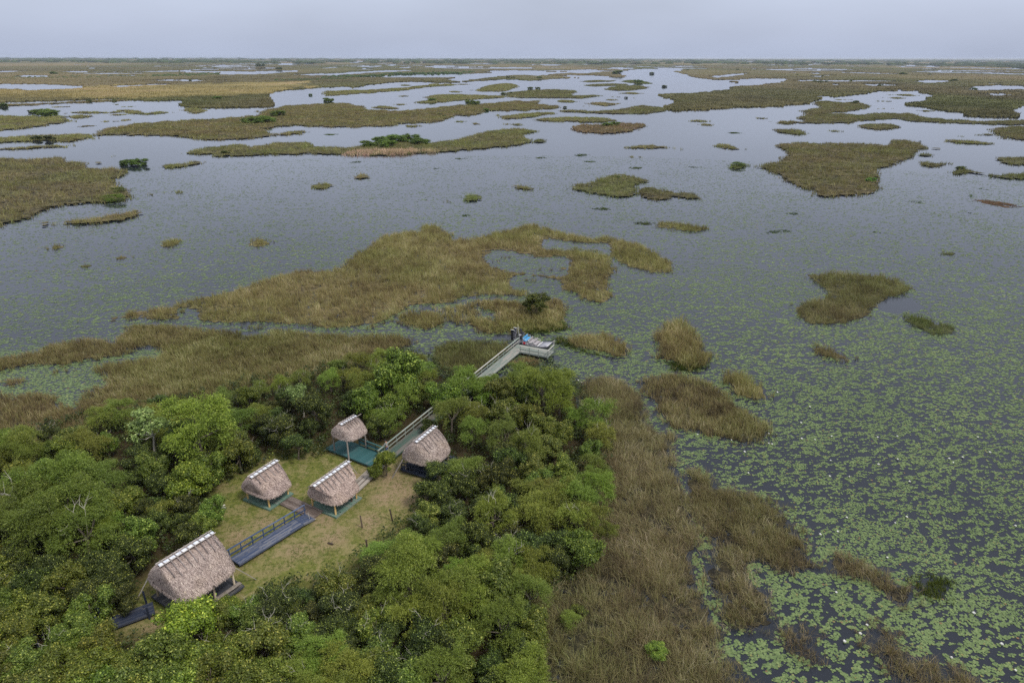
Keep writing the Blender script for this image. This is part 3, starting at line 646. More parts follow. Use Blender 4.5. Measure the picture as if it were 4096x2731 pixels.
def far_marsh():
    ys = np.concatenate([np.arange(235.5, 262, .75), np.arange(262, 330, 1.1), np.arange(330, 478, 1.6)])
    xs = np.arange(-420, 4520, 7.0)
    X, Y = np.meshgrid(xs, ys)
    P = np.stack([X.ravel(), Y.ravel()], 1)
    G = ground(P, 0.0)
    d = np.hypot(G[:, 0], G[:, 1])
    lx = G[:, 0] / np.maximum(d, 1) * 40; ly = np.log(d) * 9
    wob = np.stack([P[:, 0] + (vnoise(P[:, 0] * .05, P[:, 1] * .4, 3) - .5) * 30, P[:, 1] + (vnoise(P[:, 0] * .06, P[:, 1] * .3, 4) - .5) * 2.2], 1)
    land = np.zeros(len(P), bool)
    for q in FAR_LAND: land |= inside(wob, q)
    for q in FAR_WATER: land &= ~inside(wob, q)
    # narrow sheets of standing water between the stands of grass
    slit = fbm(G[:, 0] / 190, G[:, 1] / 260, 71, 4) + .16 * (vnoise(G[:, 0] / 900, G[:, 1] / 1500, 5) - .5)
    land &= ~((slit > np.interp(P[:, 1], [240, 262, 300, 330], [.70, .628, .64, .72])) & (P[:, 1] > 243) & (P[:, 1] < 330) & (P[:, 0] > 1200 - (P[:, 1] < 290) * 900))
    nx, ny = len(xs), len(ys)
    land = land.reshape(ny, nx)
    z = .75 + .55 * fbm(G[:, 0] * .06, G[:, 1] * .06, 9, 3) + RNG.uniform(-.18, .18, len(G))
    # keep each point where it is seen: on its own grass top
    G2 = ground(P, z)
    V = G2
    idx = np.arange(nx * ny).reshape(ny, nx)
    L = land[:-1, :-1] & land[1:, :-1] & land[:-1, 1:] & land[1:, 1:]
    a, b, c, e = idx[1:, :-1][L], idx[1:, 1:][L], idx[:-1, 1:][L], idx[:-1, :-1][L]
    quads = [np.stack([a, b, c, e], 1)]
    # stems standing on the nearer stands
    rows = np.arange(ny - 1)[:, None] + np.zeros((1, nx - 1), int)
    Yc = ys[rows]
    reps = []
    for lo_, hi_, k in ((262, 300, 2), (300, 345, 3), (345, 480, 5)):
        m = L & (Yc >= lo_) & (Yc < hi_); j = idx[:-1, :-1][m]
        reps.append(np.repeat(j, k))
    j = np.concatenate(reps); nb = len(j)
    r0, c0 = j // nx, j % nx
    fu, fv = RNG.uniform(0, 1, nb), RNG.uniform(0, 1, nb)
    A_, B_, C_, D_ = V[j], V[j + 1], V[j + nx], V[j + nx + 1]
    F = (A_ * (1 - fu)[:, None] + B_ * fu[:, None]) * (1 - fv)[:, None] + (C_ * (1 - fu)[:, None] + D_ * fu[:, None]) * fv[:, None]
    db = np.hypot(F[:, 0], F[:, 1]); F[:, 2] = .2
    an = RNG.uniform(0, 6.28, nb); hb = RNG.uniform(1.2, 2.1, nb) * (.75 + .5 * vnoise(F[:, 0] * .12, F[:, 1] * .12, 19)); lb = hb * RNG.uniform(.1, .6, nb)
    SV, SF, SR = blades(F, hb, db * .0011 * RNG.uniform(.6, 1.4, nb), np.stack([np.cos(an) * lb, np.sin(an) * lb], 1), np.clip(RNG.normal(.5, .22, nb), 0, 1), bent=False)
    so = obj('sawgrass_stems', mesh_np('sawgrass_stems', SV, SF, M['far_reed'], {'rnd': SR, 'dry': dryness(SV)})); so['kind'] = 'stuff'
    # front faces where water begins
    fr = L.copy(); fr[:-1] &= ~L[1:]
    a, b = idx[1:, :-1][fr], idx[1:, 1:][fr]
    base = len(V)
    va = V[a].copy(); vb = V[b].copy(); va[:, 2] = -.05; vb[:, 2] = -.05
    n = len(a); V = np.concatenate([V, va, vb])
    ia = base + np.arange(n); ib = base + n + np.arange(n)
    quads.append(np.stack([ia, ib, b, a], 1))
    r = np.clip(fbm(V[:, 0] * .02, V[:, 1] * .02, 17, 4) * .7 + RNG.uniform(-.1, .25, len(V)), 0, 1)
    o = obj('sawgrass_marsh', mesh_np('sawgrass_marsh', V, quads, M['far_reed'], {'rnd': r, 'dry': dryness(V)}))
    o['kind'] = 'stuff'
q = NT('far_reed'); p = q.pos(); oi = q.oinfo()
n1 = q.noise(q.map(p, (1, .6, 0)), .011, 5, .6); n2 = q.noise(q.map(p, (1, .45, 0)), .0022, 5, .55); n3 = q.noise(q.map(p, (1, .5, 0)), .0009, 4, .5)
c = q.ramp(q.math('ADD', q.math('MULTIPLY', q.attr('rnd'), .45), q.math('MULTIPLY', n1, .55)), [(.25, (.045, .04, .02)), (.45, (.088, .075, .034)), (.6, (.125, .105, .05)), (.8, (.19, .155, .085))])
c = q.mix(q.ramp(n2, [(.44, (0, 0, 0)), (.58, (.8, .8, .8))]), c, q.mix(1.0, c, (.72, .95, .6), 'MULTIPLY'))
c = q.mix(q.ramp(n3, [(.48, (0, 0, 0)), (.62, (.6, .6, .6))]), c, (.2, .155, .085))
c = q.mix(q.math('MULTIPLY', q.attr('dry'), .8), c, q.ramp(n1, [(.35, (.16, .135, .05)), (.55, (.27, .215, .085)), (.7, (.3, .22, .12))]))
M['far_reed'] = q.bsdf(c, .85, .1)
far_marsh()
# low rows of trees across the far marsh and along the horizon (read as masses)
def lumps(name, spots, seed):
    """many low leafy mounds in one mesh: (x, y, z0, radius, height)"""
    bm = bmesh.new(); bmesh.ops.create_icosphere(bm, subdivisions=1, radius=1)
    b0 = np.array([v.co[:] for v in bm.verts]); f0 = np.array([[v.index for v in f.verts] for f in bm.faces]); bm.free()
    S = np.array(spots); n = len(S); k = len(b0)
    d = 1 + RNG.uniform(-.28, .28, (n, k))
    V = b0[None] * d[..., None] * np.stack([S[:, 3], S[:, 3], S[:, 4]], 1)[:, None] + S[:, None, :3]
    Fc = (f0[None] + (np.arange(n) * k)[:, None, None]).reshape(-1, 3)
    r = np.clip(RNG.uniform(0, .8, n * k), 0, 1)
    return stuff(obj(name, mesh_np(name, V.reshape(-1, 3), [Fc], M['far_leaf'], {'rnd': r})))
M['far_leaf'] = leaf_mat('far_leaf', (.02, .035, .012), (.06, .09, .025), (.08, .11, .03), .95, .7, .1, trans=.1)
sp = []
for (o_, x0, y0, x1, y1, n, r0, h0) in (('A', -60, 526, 340, 522, 34, 3, 1.6), ('A', 340, 522, 1020, 512, 60, 3.2, 1.7), ('A', 1020, 512, 1470, 500, 90, 4.2, 2.6), ('B', -100, 522, 300, 505, 70, 4.5, 2.4), ('B', 300, 500, 920, 488, 120, 5.5, 3.2), ('A', 1850, 540, 2352, 530, 50, 4, 2)):
    for k in range(n):
        t = (k + random.random()) / n; ox = ORG[o_][0]
        px = ox + (x0 + (x1 - x0) * t) / 1.68; py = (y0 + (y1 - y0) * t + random.gauss(0, 3.5)) / 1.68
        g = at(px, py, .6); r = r0 * random.uniform(.6, 1.4)
        sp.append((g.x, g.y, .6, r, h0 * random.uniform(.5, 1.3)))
lumps('tree_line', sp, 1)
sp = []
for k in range(520):                                              # green wood at the far right
    px = random.uniform(3560, 4500); py = random.triangular(256, 281, 262)
    if py > 258 + (px - 3560) * .03: continue
    g = at(px, py, 0); r = g.y * .004 * random.uniform(.6, 1.5)
    sp.append((g.x, g.y, 0, r * 1.6, max(2, r * .25)))
lumps('far_wood', sp, 2)
sp = []
for k in range(1500):                                              # trees along the horizon
    px = random.uniform(-500, 4600); d = random.choice((6000, 8000, 11000, 15000)) * random.uniform(.85, 1.15)
    cl = vnoise(px * .006, d * .001, 12)
    x = (px - 2048) / F_ * d * 1.08
    hgt = random.uniform(6, 12) * (.5 + cl * 1.4)
    sp.append((x, d, 0, d * .006 * random.uniform(.6, 2), hgt))
lumps('horizon_trees', sp, 3)
# ------------------------------------------------------------------ hammock ground and lawn
GROUND_V = "V -120,1060 0,1020 120,985 300,950 560,900 800,850 960,850 1100,880 1260,870 1330,920 1360,1010 1365,1100 1350,1190 1330,1270 1290,1330 1250,1400 1235,1500 1260,1700 -120,1700"
def ground_mat():
    q = NT('ground'); p = q.pos()
    n1 = q.noise(p, .55, 6, .6); n2 = q.noise(p, 2.6, 5, .65); n3 = q.noise(p, .16, 4, .55); n4 = q.noise(p, 14, 3, .6)
    grass = q.ramp(n2, [(.3, (.06, .08, .018)), (.5, (.115, .125, .03)), (.7, (.17, .165, .05))])
    straw = q.ramp(n4, [(.3, (.15, .12, .058)), (.7, (.29, .235, .125))])
    f = q.ramp(q.math('ADD', q.math('MULTIPLY', n1, .6), q.math('MULTIPLY', n2, .4)), [(.47, (0, 0, 0)), (.57, (1, 1, 1))])
    c = q.mix(q.math('MULTIPLY', f, .62), grass, straw)
    dirt = q.ramp(n3, [(.58, (0, 0, 0)), (.68, (.3, .3, .3))])
    c = q.mix(dirt, c, (.11, .065, .035))
    c = q.mix(q.math('MULTIPLY', q.attr('soil'), q.ramp(q.math('ADD', q.math('MULTIPLY', n2, .6), q.math('MULTIPLY', n4, .4)), [(.38, (0, 0, 0)), (.52, (1, 1, 1))])), c, q.ramp(n4, [(.3, (.17, .115, .07)), (.7, (.30, .225, .145))]))
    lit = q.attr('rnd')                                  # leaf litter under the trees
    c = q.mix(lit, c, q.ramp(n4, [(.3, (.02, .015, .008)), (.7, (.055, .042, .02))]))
    return q.bsdf(c, .95, .1, bump=q.math('ADD', n2, n4), bstr=.8, bdist=.06)
LAWN = pts("V 470,1110 555,1075 640,1035 780,1030 880,1030 960,1060 1000,1100 985,1160 930,1215 900,1240 860,1280 760,1330 640,1370 560,1420 470,1440 400,1450 330,1470 240,1470 250,1400 330,1350 420,1260 480,1190")
LAWN_G = ground(LAWN, 0)[:, :2]
def hammock():
    g = to_ground(smooth_loop(pts(GROUND_V), 40, 12, 5), 0)
    MARSH.append(g)
    lo, hi = g.min(0), g.max(0); st = .8
    xs = np.arange(lo[0], hi[0], st); ys = np.arange(lo[1], hi[1], st)
    X, Y = np.meshgrid(xs, ys); P = np.stack([X.ravel(), Y.ravel()], 1)
    ins = inside(P, g).reshape(X.shape)
    z = .10 + .1 * fbm(P[:, 0] * .3, P[:, 1] * .3, 2, 3)
    idx = np.arange(X.size).reshape(X.shape)
    L = ins[:-1, :-1] & ins[1:, :-1] & ins[:-1, 1:] & ins[1:, 1:]
    fq = np.stack([idx[:-1, :-1][L], idx[:-1, 1:][L], idx[1:, 1:][L], idx[1:, :-1][L]], 1)
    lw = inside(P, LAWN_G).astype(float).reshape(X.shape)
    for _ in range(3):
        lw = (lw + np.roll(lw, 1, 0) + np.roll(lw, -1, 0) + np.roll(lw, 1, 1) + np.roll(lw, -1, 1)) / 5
    soil = np.zeros(len(P))
    for px, py, r in ((1560, 1900, 2.2), (1600, 1950, 2.6), (1540, 1990, 1.8), (1640, 1990, 2.0), (1330, 2150, 1.5), (1290, 2085, 1.4), (1050, 2090, 1.2), (1480, 2090, 1.6), (1180, 2200, 1.4), (1420, 1900, .8), (960, 2140, 1.2), (620, 2500, .9)):
        q_ = at(px, py, .1); soil = np.maximum(soil, np.exp(-((P[:, 0] - q_.x) ** 2 + (P[:, 1] - q_.y) ** 2) / r ** 2))
    o = obj('ground', mesh_np('ground', np.concatenate([P, z[:, None]], 1), [fq], ground_mat(), {'rnd': 1 - lw.ravel(), 'soil': soil}, smooth=True))
    o['kind'] = 'structure'
hammock()
def lawn_grass():
    Q = sample_poly(LAWN_G, [], 34); n = len(Q)
    cl = fbm(Q[:, 0] * .5, Q[:, 1] * .5, 61, 4)
    Q = Q[RNG.uniform(0, 1, n) < sstep(.32, .62, cl) * .9 + .1]; n = len(Q)
    h = RNG.uniform(.05, .2, n) * (.5 + fbm(Q[:, 0] * .5, Q[:, 1] * .5, 62, 3))
    an = RNG.uniform(0, 6.3, n); le = np.stack([np.cos(an), np.sin(an)], 1) * (h * RNG.uniform(.3, 1.6, n))[:, None]
    V, Fs, r = blades(np.concatenate([Q, np.full((n, 1), .14)], 1), h, RNG.uniform(.03, .07, n), le, np.clip(RNG.uniform(.25, 1, n), 0, 1), bent=False)
    o = obj('lawn_grass', mesh_np('lawn_grass', V, Fs, M['lawn'], {'rnd': r})); o['kind'] = 'stuff'
M['lawn'] = reed_mat('lawn_blade', [(0, (.05, .06, .015)), (.45, (.085, .105, .024)), (.75, (.13, .14, .04)), (1, (.22, .18, .085))], trans=.2)
lawn_grass()

# ------------------------------------------------------------------ water lilies
def pad_mat():
    q = NT('lily_pad'); p = q.pos()
    c = q.ramp(q.attr('rnd'), [(0, (.055, .082, .032)), (.45, (.102, .148, .052)), (.85, (.155, .2, .075)), (.95, (.19, .18, .06)), (1, (.16, .09, .045))])
    return q.bsdf(c, .5, .28)
M['pad'] = pad_mat()
OPEN_DARK = ground(pts("G 1350,720 1390,680 1440,650 1530,655 1640,690 1690,722 1640,750 1560,745 1500,768 1400,752"), 0)[:, :2]
BOATBASIN = ground(pts("E 1050,905 1180,900 1240,930 1200,945 1060,925"), 0)[:, :2]
def lily_density(P):
    ph = photo(np.concatenate([P, np.zeros((len(P), 1))], 1))
    x, y = ph[:, 0], ph[:, 1]
    d = np.interp(y, [520, 640, 760, 900, 1050, 1250, 1500, 1800, 2800], [.015, .055, .14, .24, .34, .43, .48, .5, .52])
    left = sstep(2000, 1200, x) * sstep(1500, 1300, y)
    d = d * (1 - .12 * left)
    # the green lily pond in the left reeds
    d = np.where((x < 640) & (y > 1400), .95, d)
    u = P[:, 0] * .94 + P[:, 1] * .34; v_ = -P[:, 0] * .34 + P[:, 1] * .94
    big = fbm(P[:, 0] * .06, P[:, 1] * .06, 91, 3)
    mid = fbm(u * .62, v_ * 1.25, 95, 3)
    small = vnoise(u * 2.0, v_ * 3.6, 99)
    v = .16 * big + .38 * mid + .46 * small
    th = .5 + (.5 - d) * .30
    return sstep(530, 680, y) * sstep(th - .09, th + .09, v) * np.clip(.35 + d * 1.5, 0, 1)
def blocked(P):
    r = np.zeros(len(P), bool)
    for g in MARSH: r |= inside(P, g)
    for g in PONDS: r &= ~inside(P, g)
    r |= inside(P, OPEN_DARK) | inside(P, BOATBASIN)
    return r
def in_view(P, m=80):
    ph = photo(np.concatenate([P, np.zeros((len(P), 1))], 1))
    return (ph[:, 0] > -m) & (ph[:, 0] < W_ + m) & (ph[:, 1] < H_ + m)
def pad_geo(P, r, asp, k, rnd, tilt=.02):
    n = len(P); a0 = RNG.uniform(0, 6.283, n)
    ang = a0[:, None] + np.linspace(0, 2 * math.pi * (1 - .07), k)[None]
    rr = r[:, None] * RNG.uniform(.86, 1.08, (n, k))
    X = P[:, :1] + np.cos(ang) * rr * asp[:, None]; Y = P[:, 1:2] + np.sin(ang) * rr
    Z = .014 + RNG.uniform(0, .02, (n, 1)) + RNG.uniform(-tilt, tilt, (n, k)) * .6
    return np.stack([X, Y, Z], 2).reshape(-1, 3), np.arange(n * k).reshape(n, k), np.repeat(rnd, k)
def sample_lilies(d0, d1, area_each, cover, cap):
    A = (d1 * d1 - d0 * d0) * math.radians(50)
    n = int(min(cap, A * cover / area_each))
    d = np.sqrt(RNG.uniform(d0 * d0, d1 * d1, n)); a = RNG.uniform(math.radians(-50), math.radians(50), n)
    P = np.stack([d * np.sin(a), d * np.cos(a)], 1)
    P = P[in_view(P)]
    P = P[RNG.uniform(0, 1, len(P)) < lily_density(P)]
    return P[~blocked(P)]
def lilies():
    allp = []
    spec = [(32, 62, .030, 2.0, 400000, (.065, .13), 7), (62, 100, .026, 1.6, 700000, (.06, .125), 5), (100, 160, .045, 1.35, 700000, (.085, .165), 4), (160, 340, .11, 1.0, 900000, (.13, .27), 4)]
    near = None; parts = []
    for i, (d0, d1, ae, cov, cap, rr, k) in enumerate(spec):
        P = sample_lilies(d0, d1, ae, cov, cap); n = len(P)
        r = RNG.uniform(*rr, n); asp = RNG.uniform(.95, 1.1, n) if i < 2 else RNG.uniform(1.0, 2.0, n)
        rnd = np.clip(RNG.beta(3, 3, n) * .9 + .25 * (fbm(P[:, 0] * .1, P[:, 1] * .1, 55, 2) - .5), 0, .9)
        odd = RNG.uniform(0, 1, n) > .975; rnd[odd] = RNG.uniform(.9, 1, odd.sum())
        if i == 0:
            ph = photo(np.concatenate([P, np.zeros((n, 1))], 1))
            ok = (ph[:, 0] > 20) & (ph[:, 0] < W_ - 20) & (ph[:, 1] < H_ - 20)
            score = np.where(ok, r / np.hypot(np.hypot(P[:, 0], P[:, 1]), CH), 0)
            pick = np.argsort(-score)[:300]; near = [(P[j], r[j], rnd[j]) for j in pick]
            keep = np.ones(n, bool); keep[pick] = False
            P, r, asp, rnd = P[keep], r[keep], asp[keep], rnd[keep]
        parts.append(pad_geo(P, r, asp, k, rnd))
    V, Fs, rn = join([(v, [f], q) for v, f, q in parts])
    o = obj('lily_pads', mesh_np('lily_pads', V, Fs, M['pad'], {'rnd': rn})); o['kind'] = 'stuff'
    meshes = []
    for t in range(8):
        v, f, q = pad_geo(np.zeros((1, 2)), np.array([1.0]), np.array([1.03]), 11, np.array([.25 + .08 * t]), tilt=.0)
        v[:, 2] = RNG.uniform(-.04, .06, len(v)); meshes.append(mesh_np('lily_pad', v, [f], M['pad'], {'rnd': q}))
    for j, (p, r, c) in enumerate(near):
        o = obj('lily_pad', meshes[j % 8]); o.location = (p[0], p[1], .03); o.scale = (r, r, r); o.rotation_euler = (0, 0, random.uniform(0, 6.28))
        tag(o, 'round green lily pad among the largest ones, floating near the brown reeds', 'lily pad', 'lily pads on the near water')
    # white blossoms
    bm = bmesh.new()
    for ring, (rad, z0, z1, np_) in enumerate(((.5, .1, .55, 9), (.3, .25, .75, 7))):
        for i in range(np_):
            a = 2 * math.pi * i / np_ + ring * .3
            w = .16
            c = Vector((math.cos(a), math.sin(a), 0)); s = Vector((-c.y, c.x, 0)) * w
            vs = [bm.verts.new(v) for v in (c * .08 + Vector((0, 0, .1)), c * rad * .6 + s + Vector((0, 0, z0 + .15)), c * rad + Vector((0, 0, z1)), c * rad * .6 - s + Vector((0, 0, z0 + .15)))]
            bm.faces.new(vs)
    me = bpy.data.meshes.new('water_lily_flower'); bm.to_mesh(me); bm.free()
    me.materials.append(plain('petal', (.82, .82, .78), .6, .3, var=.03))
    P = sample_lilies(38, 95, .5, .05, 900); RNG.shuffle(P)
    ph = photo(np.concatenate([P, np.zeros((len(P), 1))], 1))
    P = P[(ph[:, 0] > 30) & (ph[:, 0] < W_ - 30) & (ph[:, 1] < H_ - 30)][:46]
    for p in P:
        o = obj('water_lily_flower', me); o.location = (p[0], p[1], .03); s = random.uniform(.2, .3); o.scale = (s, s, s)
        tag(o, 'small white water lily blossom open between the pads', 'flower', 'white water lily blossoms')
lilies()

# ------------------------------------------------------------------ trees
def quads_leaf(C, D, Nn, L, Wd, rnd):
    """leaf diamonds: centre C, long axis D, face normal Nn"""
    S = np.cross(D, Nn); S /= np.linalg.norm(S, axis=1, keepdims=True) + 1e-9
    Lh = (L / 2)[:, None]; Wh = (Wd / 2)[:, None]
    up = np.cross(S, D)
    V = np.stack([C - D * Lh, C + S * Wh + up * Wh * .35, C + D * Lh, C - S * Wh + up * Wh * .35], 1).reshape(-1, 3)
    n = len(C); i = np.arange(n)[:, None] * 4
    return V, [i + np.array([0, 1, 2]), i + np.array([0, 2, 3])], np.repeat(rnd, 4)
def unit(v): return v / (np.linalg.norm(v, axis=1, keepdims=True) + 1e-9)

def crown_mesh(kind, seed, R, Hc):
    """crown of radius R and height Hc centred at the origin"""
    g = np.random.default_rng(seed)
    P = []
    nl = {'willow': 54, 'dark': 70, 'mid': 66, 'pale': 22, 'weep': 90}[kind]
    cen = []
    nsub = 3 if kind == 'pale' else (11 if kind == 'weep' else 7)
    subs = []
    for k in range(nsub):
        a = 2 * math.pi * k / nsub + g.uniform(-.5, .5); rr_ = R * g.uniform(.38, .72) if k else 0.0
        subs.append((np.array([math.cos(a) * rr_, math.sin(a) * rr_, Hc * (g.uniform(-.2, .24) if k else .22)]), R * g.uniform(.34, .52)))
    for k in range(nl):
        sc, sr = subs[k % nsub]
        v = g.normal(size=3); v /= np.linalg.norm(v); v[2] = abs(v[2]) * .9 - .2
        cen.append(sc + v * sr * np.array([.8, .8, .85 * Hc / (2 * R) + .3]) * g.uniform(.4, 1.12))
    for k in range(nl // 5):              # low skirts
        a = g.uniform(0, 6.283); cen.append(np.array([math.cos(a) * R * .7, math.sin(a) * R * .7, -Hc * g.uniform(.15, .45)]))
    cen = np.array(cen)
    for c in cen:
        out = c / (np.array([R, R, Hc * .55]) + 1e-6); on = np.linalg.norm(out) + 1e-6
        tone = g.uniform(-.16, .16)
        if kind in ('willow', 'weep'):
            lr = R * g.uniform(.2, .34); n = int(250 if kind == 'willow' else 460)
            # plume: leaves strung on twigs fanning up and out, drooping at the ends
            nt_ = 16
            tw = unit(g.normal(size=(nt_, 3)) * .6 + np.array([out[0] / on * .7, out[1] / on * .7, .75]))
            k = n // nt_
            t = g.uniform(.15, 1.0, (nt_, k))
            base = c + tw[:, None] * (t[..., None] * lr * 1.75)
            base[..., 2] -= (t ** 2.4) * lr * (.75 if kind == 'willow' else 1.5)
            C = base.reshape(-1, 3) + g.normal(size=(nt_ * k, 3)) * lr * .11
            D = unit(np.repeat(tw, k, 0) + g.normal(size=(nt_ * k, 3)) * .55 - np.array([0, 0, .55]))
            N_ = unit(g.normal(size=(nt_ * k, 3)) + np.array([0, 0, .8]))
            m = len(C); q_ = .62 if kind == 'weep' else 1.0; L = g.uniform(.11, .21, m) * q_; Wd = g.uniform(.03, .052, m) * q_
            rnd = np.clip(.45 + tone + g.normal(0, .2, m) + .12 * t.reshape(-1), 0, 1)
        else:
            lr = R * g.uniform(.15, .28) if kind != 'pale' else R * g.uniform(.2, .3)
            n = {'dark': 300, 'mid': 260, 'pale': 130}[kind]
            d = unit(g.normal(size=(n, 3)) + np.array([0, 0, .35]))
            rr = lr * np.abs(.55 + .42 * g.normal(size=n))
            C = c + d * rr[:, None] * np.array([1, 1, .85])
            N_ = unit(d + g.normal(size=(n, 3)) * .55 + np.array([0, 0, .45]))
            D = unit(np.cross(N_, g.normal(size=(n, 3))))
            if kind == 'dark': L = g.uniform(.09, .15, n); Wd = L * g.uniform(.55, .8, n)
            elif kind == 'mid': L = g.uniform(.13, .24, n); Wd = L * g.uniform(.45, .7, n)
            else: L = g.uniform(.14, .24, n); Wd = L * g.uniform(.5, .7, n)
            rnd = np.clip(.42 + tone + g.normal(0, .2, n), 0, .89)
            young = g.uniform(size=n) < np.clip((d[:, 2] - .1) * .16, .008, .14); rnd[young] = 1.0
        P.append(quads_leaf(C, D, N_, L, Wd, rnd))
    V, Fs, r = join(P)
    return mesh_np(f'{kind}_crown', V, Fs, M[{'willow': 'willow_leaf', 'weep': 'willow_leaf', 'dark': 'dark_leaf', 'mid': 'mid_leaf', 'pale': 'pale_leaf'}[kind]], {'rnd': r}), cen

def tube_bm(bm, pl, rads, seg=6):
    rings = []
    for i, p in enumerate(pl):
        a = pl[min(i + 1, len(pl) - 1)] - pl[max(i - 1, 0)]
        z = a.normalized(); x = z.orthogonal().normalized(); y = z.cross(x)
        rings.append([bm.verts.new(p + (x * math.cos(2 * math.pi * k / seg) + y * math.sin(2 * math.pi * k / seg)) * rads[i]) for k in range(seg)])
    for a, b in zip(rings, rings[1:]):
        for k in range(seg): bm.faces.new((a[k], a[(k + 1) % seg], b[(k + 1) % seg], b[k]))
    bm.faces.new(rings[-1]); bm.faces.new(rings[0][::-1])

def trunk_mesh(kind, seed, cen, zc):
    """trunk from the ground (z=-zc) with limbs to the clumps of the crown"""
    rg = random.Random(seed); bm = bmesh.new()
    fork = Vector((rg.uniform(-.2, .2), rg.uniform(-.2, .2), -zc * .35))
    r0 = .12 if kind != 'pale' else .075
    tube_bm(bm, [Vector((0, 0, -zc - .2)), Vector((rg.uniform(-.1, .1), rg.uniform(-.1, .1), -zc * .7)), fork], [r0 * 1.3, r0, r0 * .85])
    k = 7 if kind != 'pale' else 13
    for c in rg.sample(list(map(tuple, cen)), min(k, len(cen))):
        c = Vector(c); q = Vector((rg.gauss(0, .15), rg.gauss(0, .15), rg.gauss(0, .12)))
        mid = fork.lerp(c, .45) + q * (1.6 if kind == 'pale' else 1)
        tube_bm(bm, [fork, mid, c], [r0 * .6, r0 * .4, r0 * .12], 5)
    me = bpy.data.meshes.new('trunk'); bm.to_mesh(me); bm.free()
    me.materials.append(M['pale_bark'] if kind == 'pale' else M['bark'])
    return me
def twig_meshes(seed, R, Hc):
    """bare grey twigs poking out of the crown, one mesh each"""
    rg = random.Random(seed); out = []
    for k in range(4):
        bm = bmesh.new()
        a = rg.uniform(0, 6.28); el = rg.uniform(.35, 1.2)
        d = Vector((math.cos(a) * math.cos(el), math.sin(a) * math.cos(el), math.sin(el)))
        p = [Vector((d.x * R * .5, d.y * R * .5, d.z * Hc * .3))]
        for j in range(3): p.append(p[-1] + (d + Vector((rg.gauss(0, .45), rg.gauss(0, .45), rg.gauss(0, .3)))).normalized() * R * .25)
        tube_bm(bm, p, [.02, .015, .011, .005], 4)
        for j in (1, 2):
            e = (d + Vector((rg.gauss(0, .9), rg.gauss(0, .9), rg.gauss(0, .6)))).normalized()
            tube_bm(bm, [p[j], p[j] + e * R * .2, p[j] + (e + Vector((0, 0, .3))) * R * .34], [.011, .008, .004], 4)
        me = bpy.data.meshes.new('bare_twig'); bm.to_mesh(me); bm.free(); me.materials.append(M['pale_bark']); out.append(me)
    return out

PROTO = {}
for kind, n, R, Hc, zc in (('willow', 5, 2.1, 3.2, 3.0), ('dark', 5, 2.0, 2.7, 2.6), ('mid', 5, 2.1, 3.0, 2.8), ('pale', 2, 1.9, 2.7, 3.6), ('weep', 1, 4.0, 4.6, 3.8)):
    PROTO[kind] = []
    for i in range(n):
        sd = 100 + 17 * i + len(kind) * 7
        cm, cen = crown_mesh(kind, sd, R, Hc)
        PROTO[kind].append(dict(crown=cm, trunk=trunk_mesh(kind, sd, cen, zc), twig=twig_meshes(sd, R, Hc), R=R, zc=zc, H=Hc))

TREES = []      # (root, kind, world x, y, scale)
def tree(kind, x, y, s, tint=(1, 1, 1), twig=False, zs=1.0, name=None, var=None, z0=0.0):
    p = PROTO[kind][random.randrange(len(PROTO[kind])) if var is None else var]
    root = empty(name or {'willow': 'willow_tree', 'weep': 'willow_tree', 'dark': 'evergreen_tree', 'mid': 'broadleaf_tree', 'pale': 'pale_tree'}[kind], (x, y, z0), random.uniform(0, 6.28))
    parts = [('crown', p['crown']), ('trunk', p['trunk'])] + ([('bare_twig', t_) for t_ in p['twig']] if twig else [])
    for nm, me in parts:
        o = obj(nm, me, root); o.location = (0, 0, p['zc'] * s * zs); o.scale = (s, s, s * zs)
        if nm == 'crown': o.color = (*tint, 1)
    TREES.append((root, kind, x, y, s))
    return root

FOREST = pts("V -140,1030 0,985 60,965 150,945 230,925 300,915 380,900 470,885 560,855 640,850 700,830 790,815 870,795 940,788 1000,808 1040,838 1080,858 1110,860 1150,850 1200,825 1260,815 1320,850 1350,880 1380,920 1410,960 1420,1010 1415,1060 1422,1110 1415,1160 1400,1200 1388,1250 1388,1300 1360,1330 1300,1340 1275,1380 1255,1430 1250,1500 1290,1568 1300,1730 -140,1730")
SEEN_LAWN = pts("V 498,1110 555,1082 640,1052 755,1042 758,985 800,950 845,975 850,1003 880,1028 905,990 985,940 1000,950 1000,975 1030,1028 1022,1062 975,1100 955,1148 908,1185 895,1204 876,1230 852,1244 745,1294 655,1322 600,1345 558,1350 552,1368 482,1378 440,1400 395,1400 370,1440 280,1452 252,1436 325,1372 322,1310 478,1212 500,1185")
DOCKV = pts("V 1098,856 1180,785 1260,812 1200,820 1125,856")
def seg_dist(P, poly):
    best = np.full(len(P), 1e9); n = len(poly)
    for i in range(n):
        a, b = poly[i], poly[(i + 1) % n]; ab = b - a
        t = np.clip(((P - a) @ ab) / (ab @ ab + 1e-9), 0, 1)
        best = np.minimum(best, np.hypot(*(P - a - t[:, None] * ab).T))
    return best
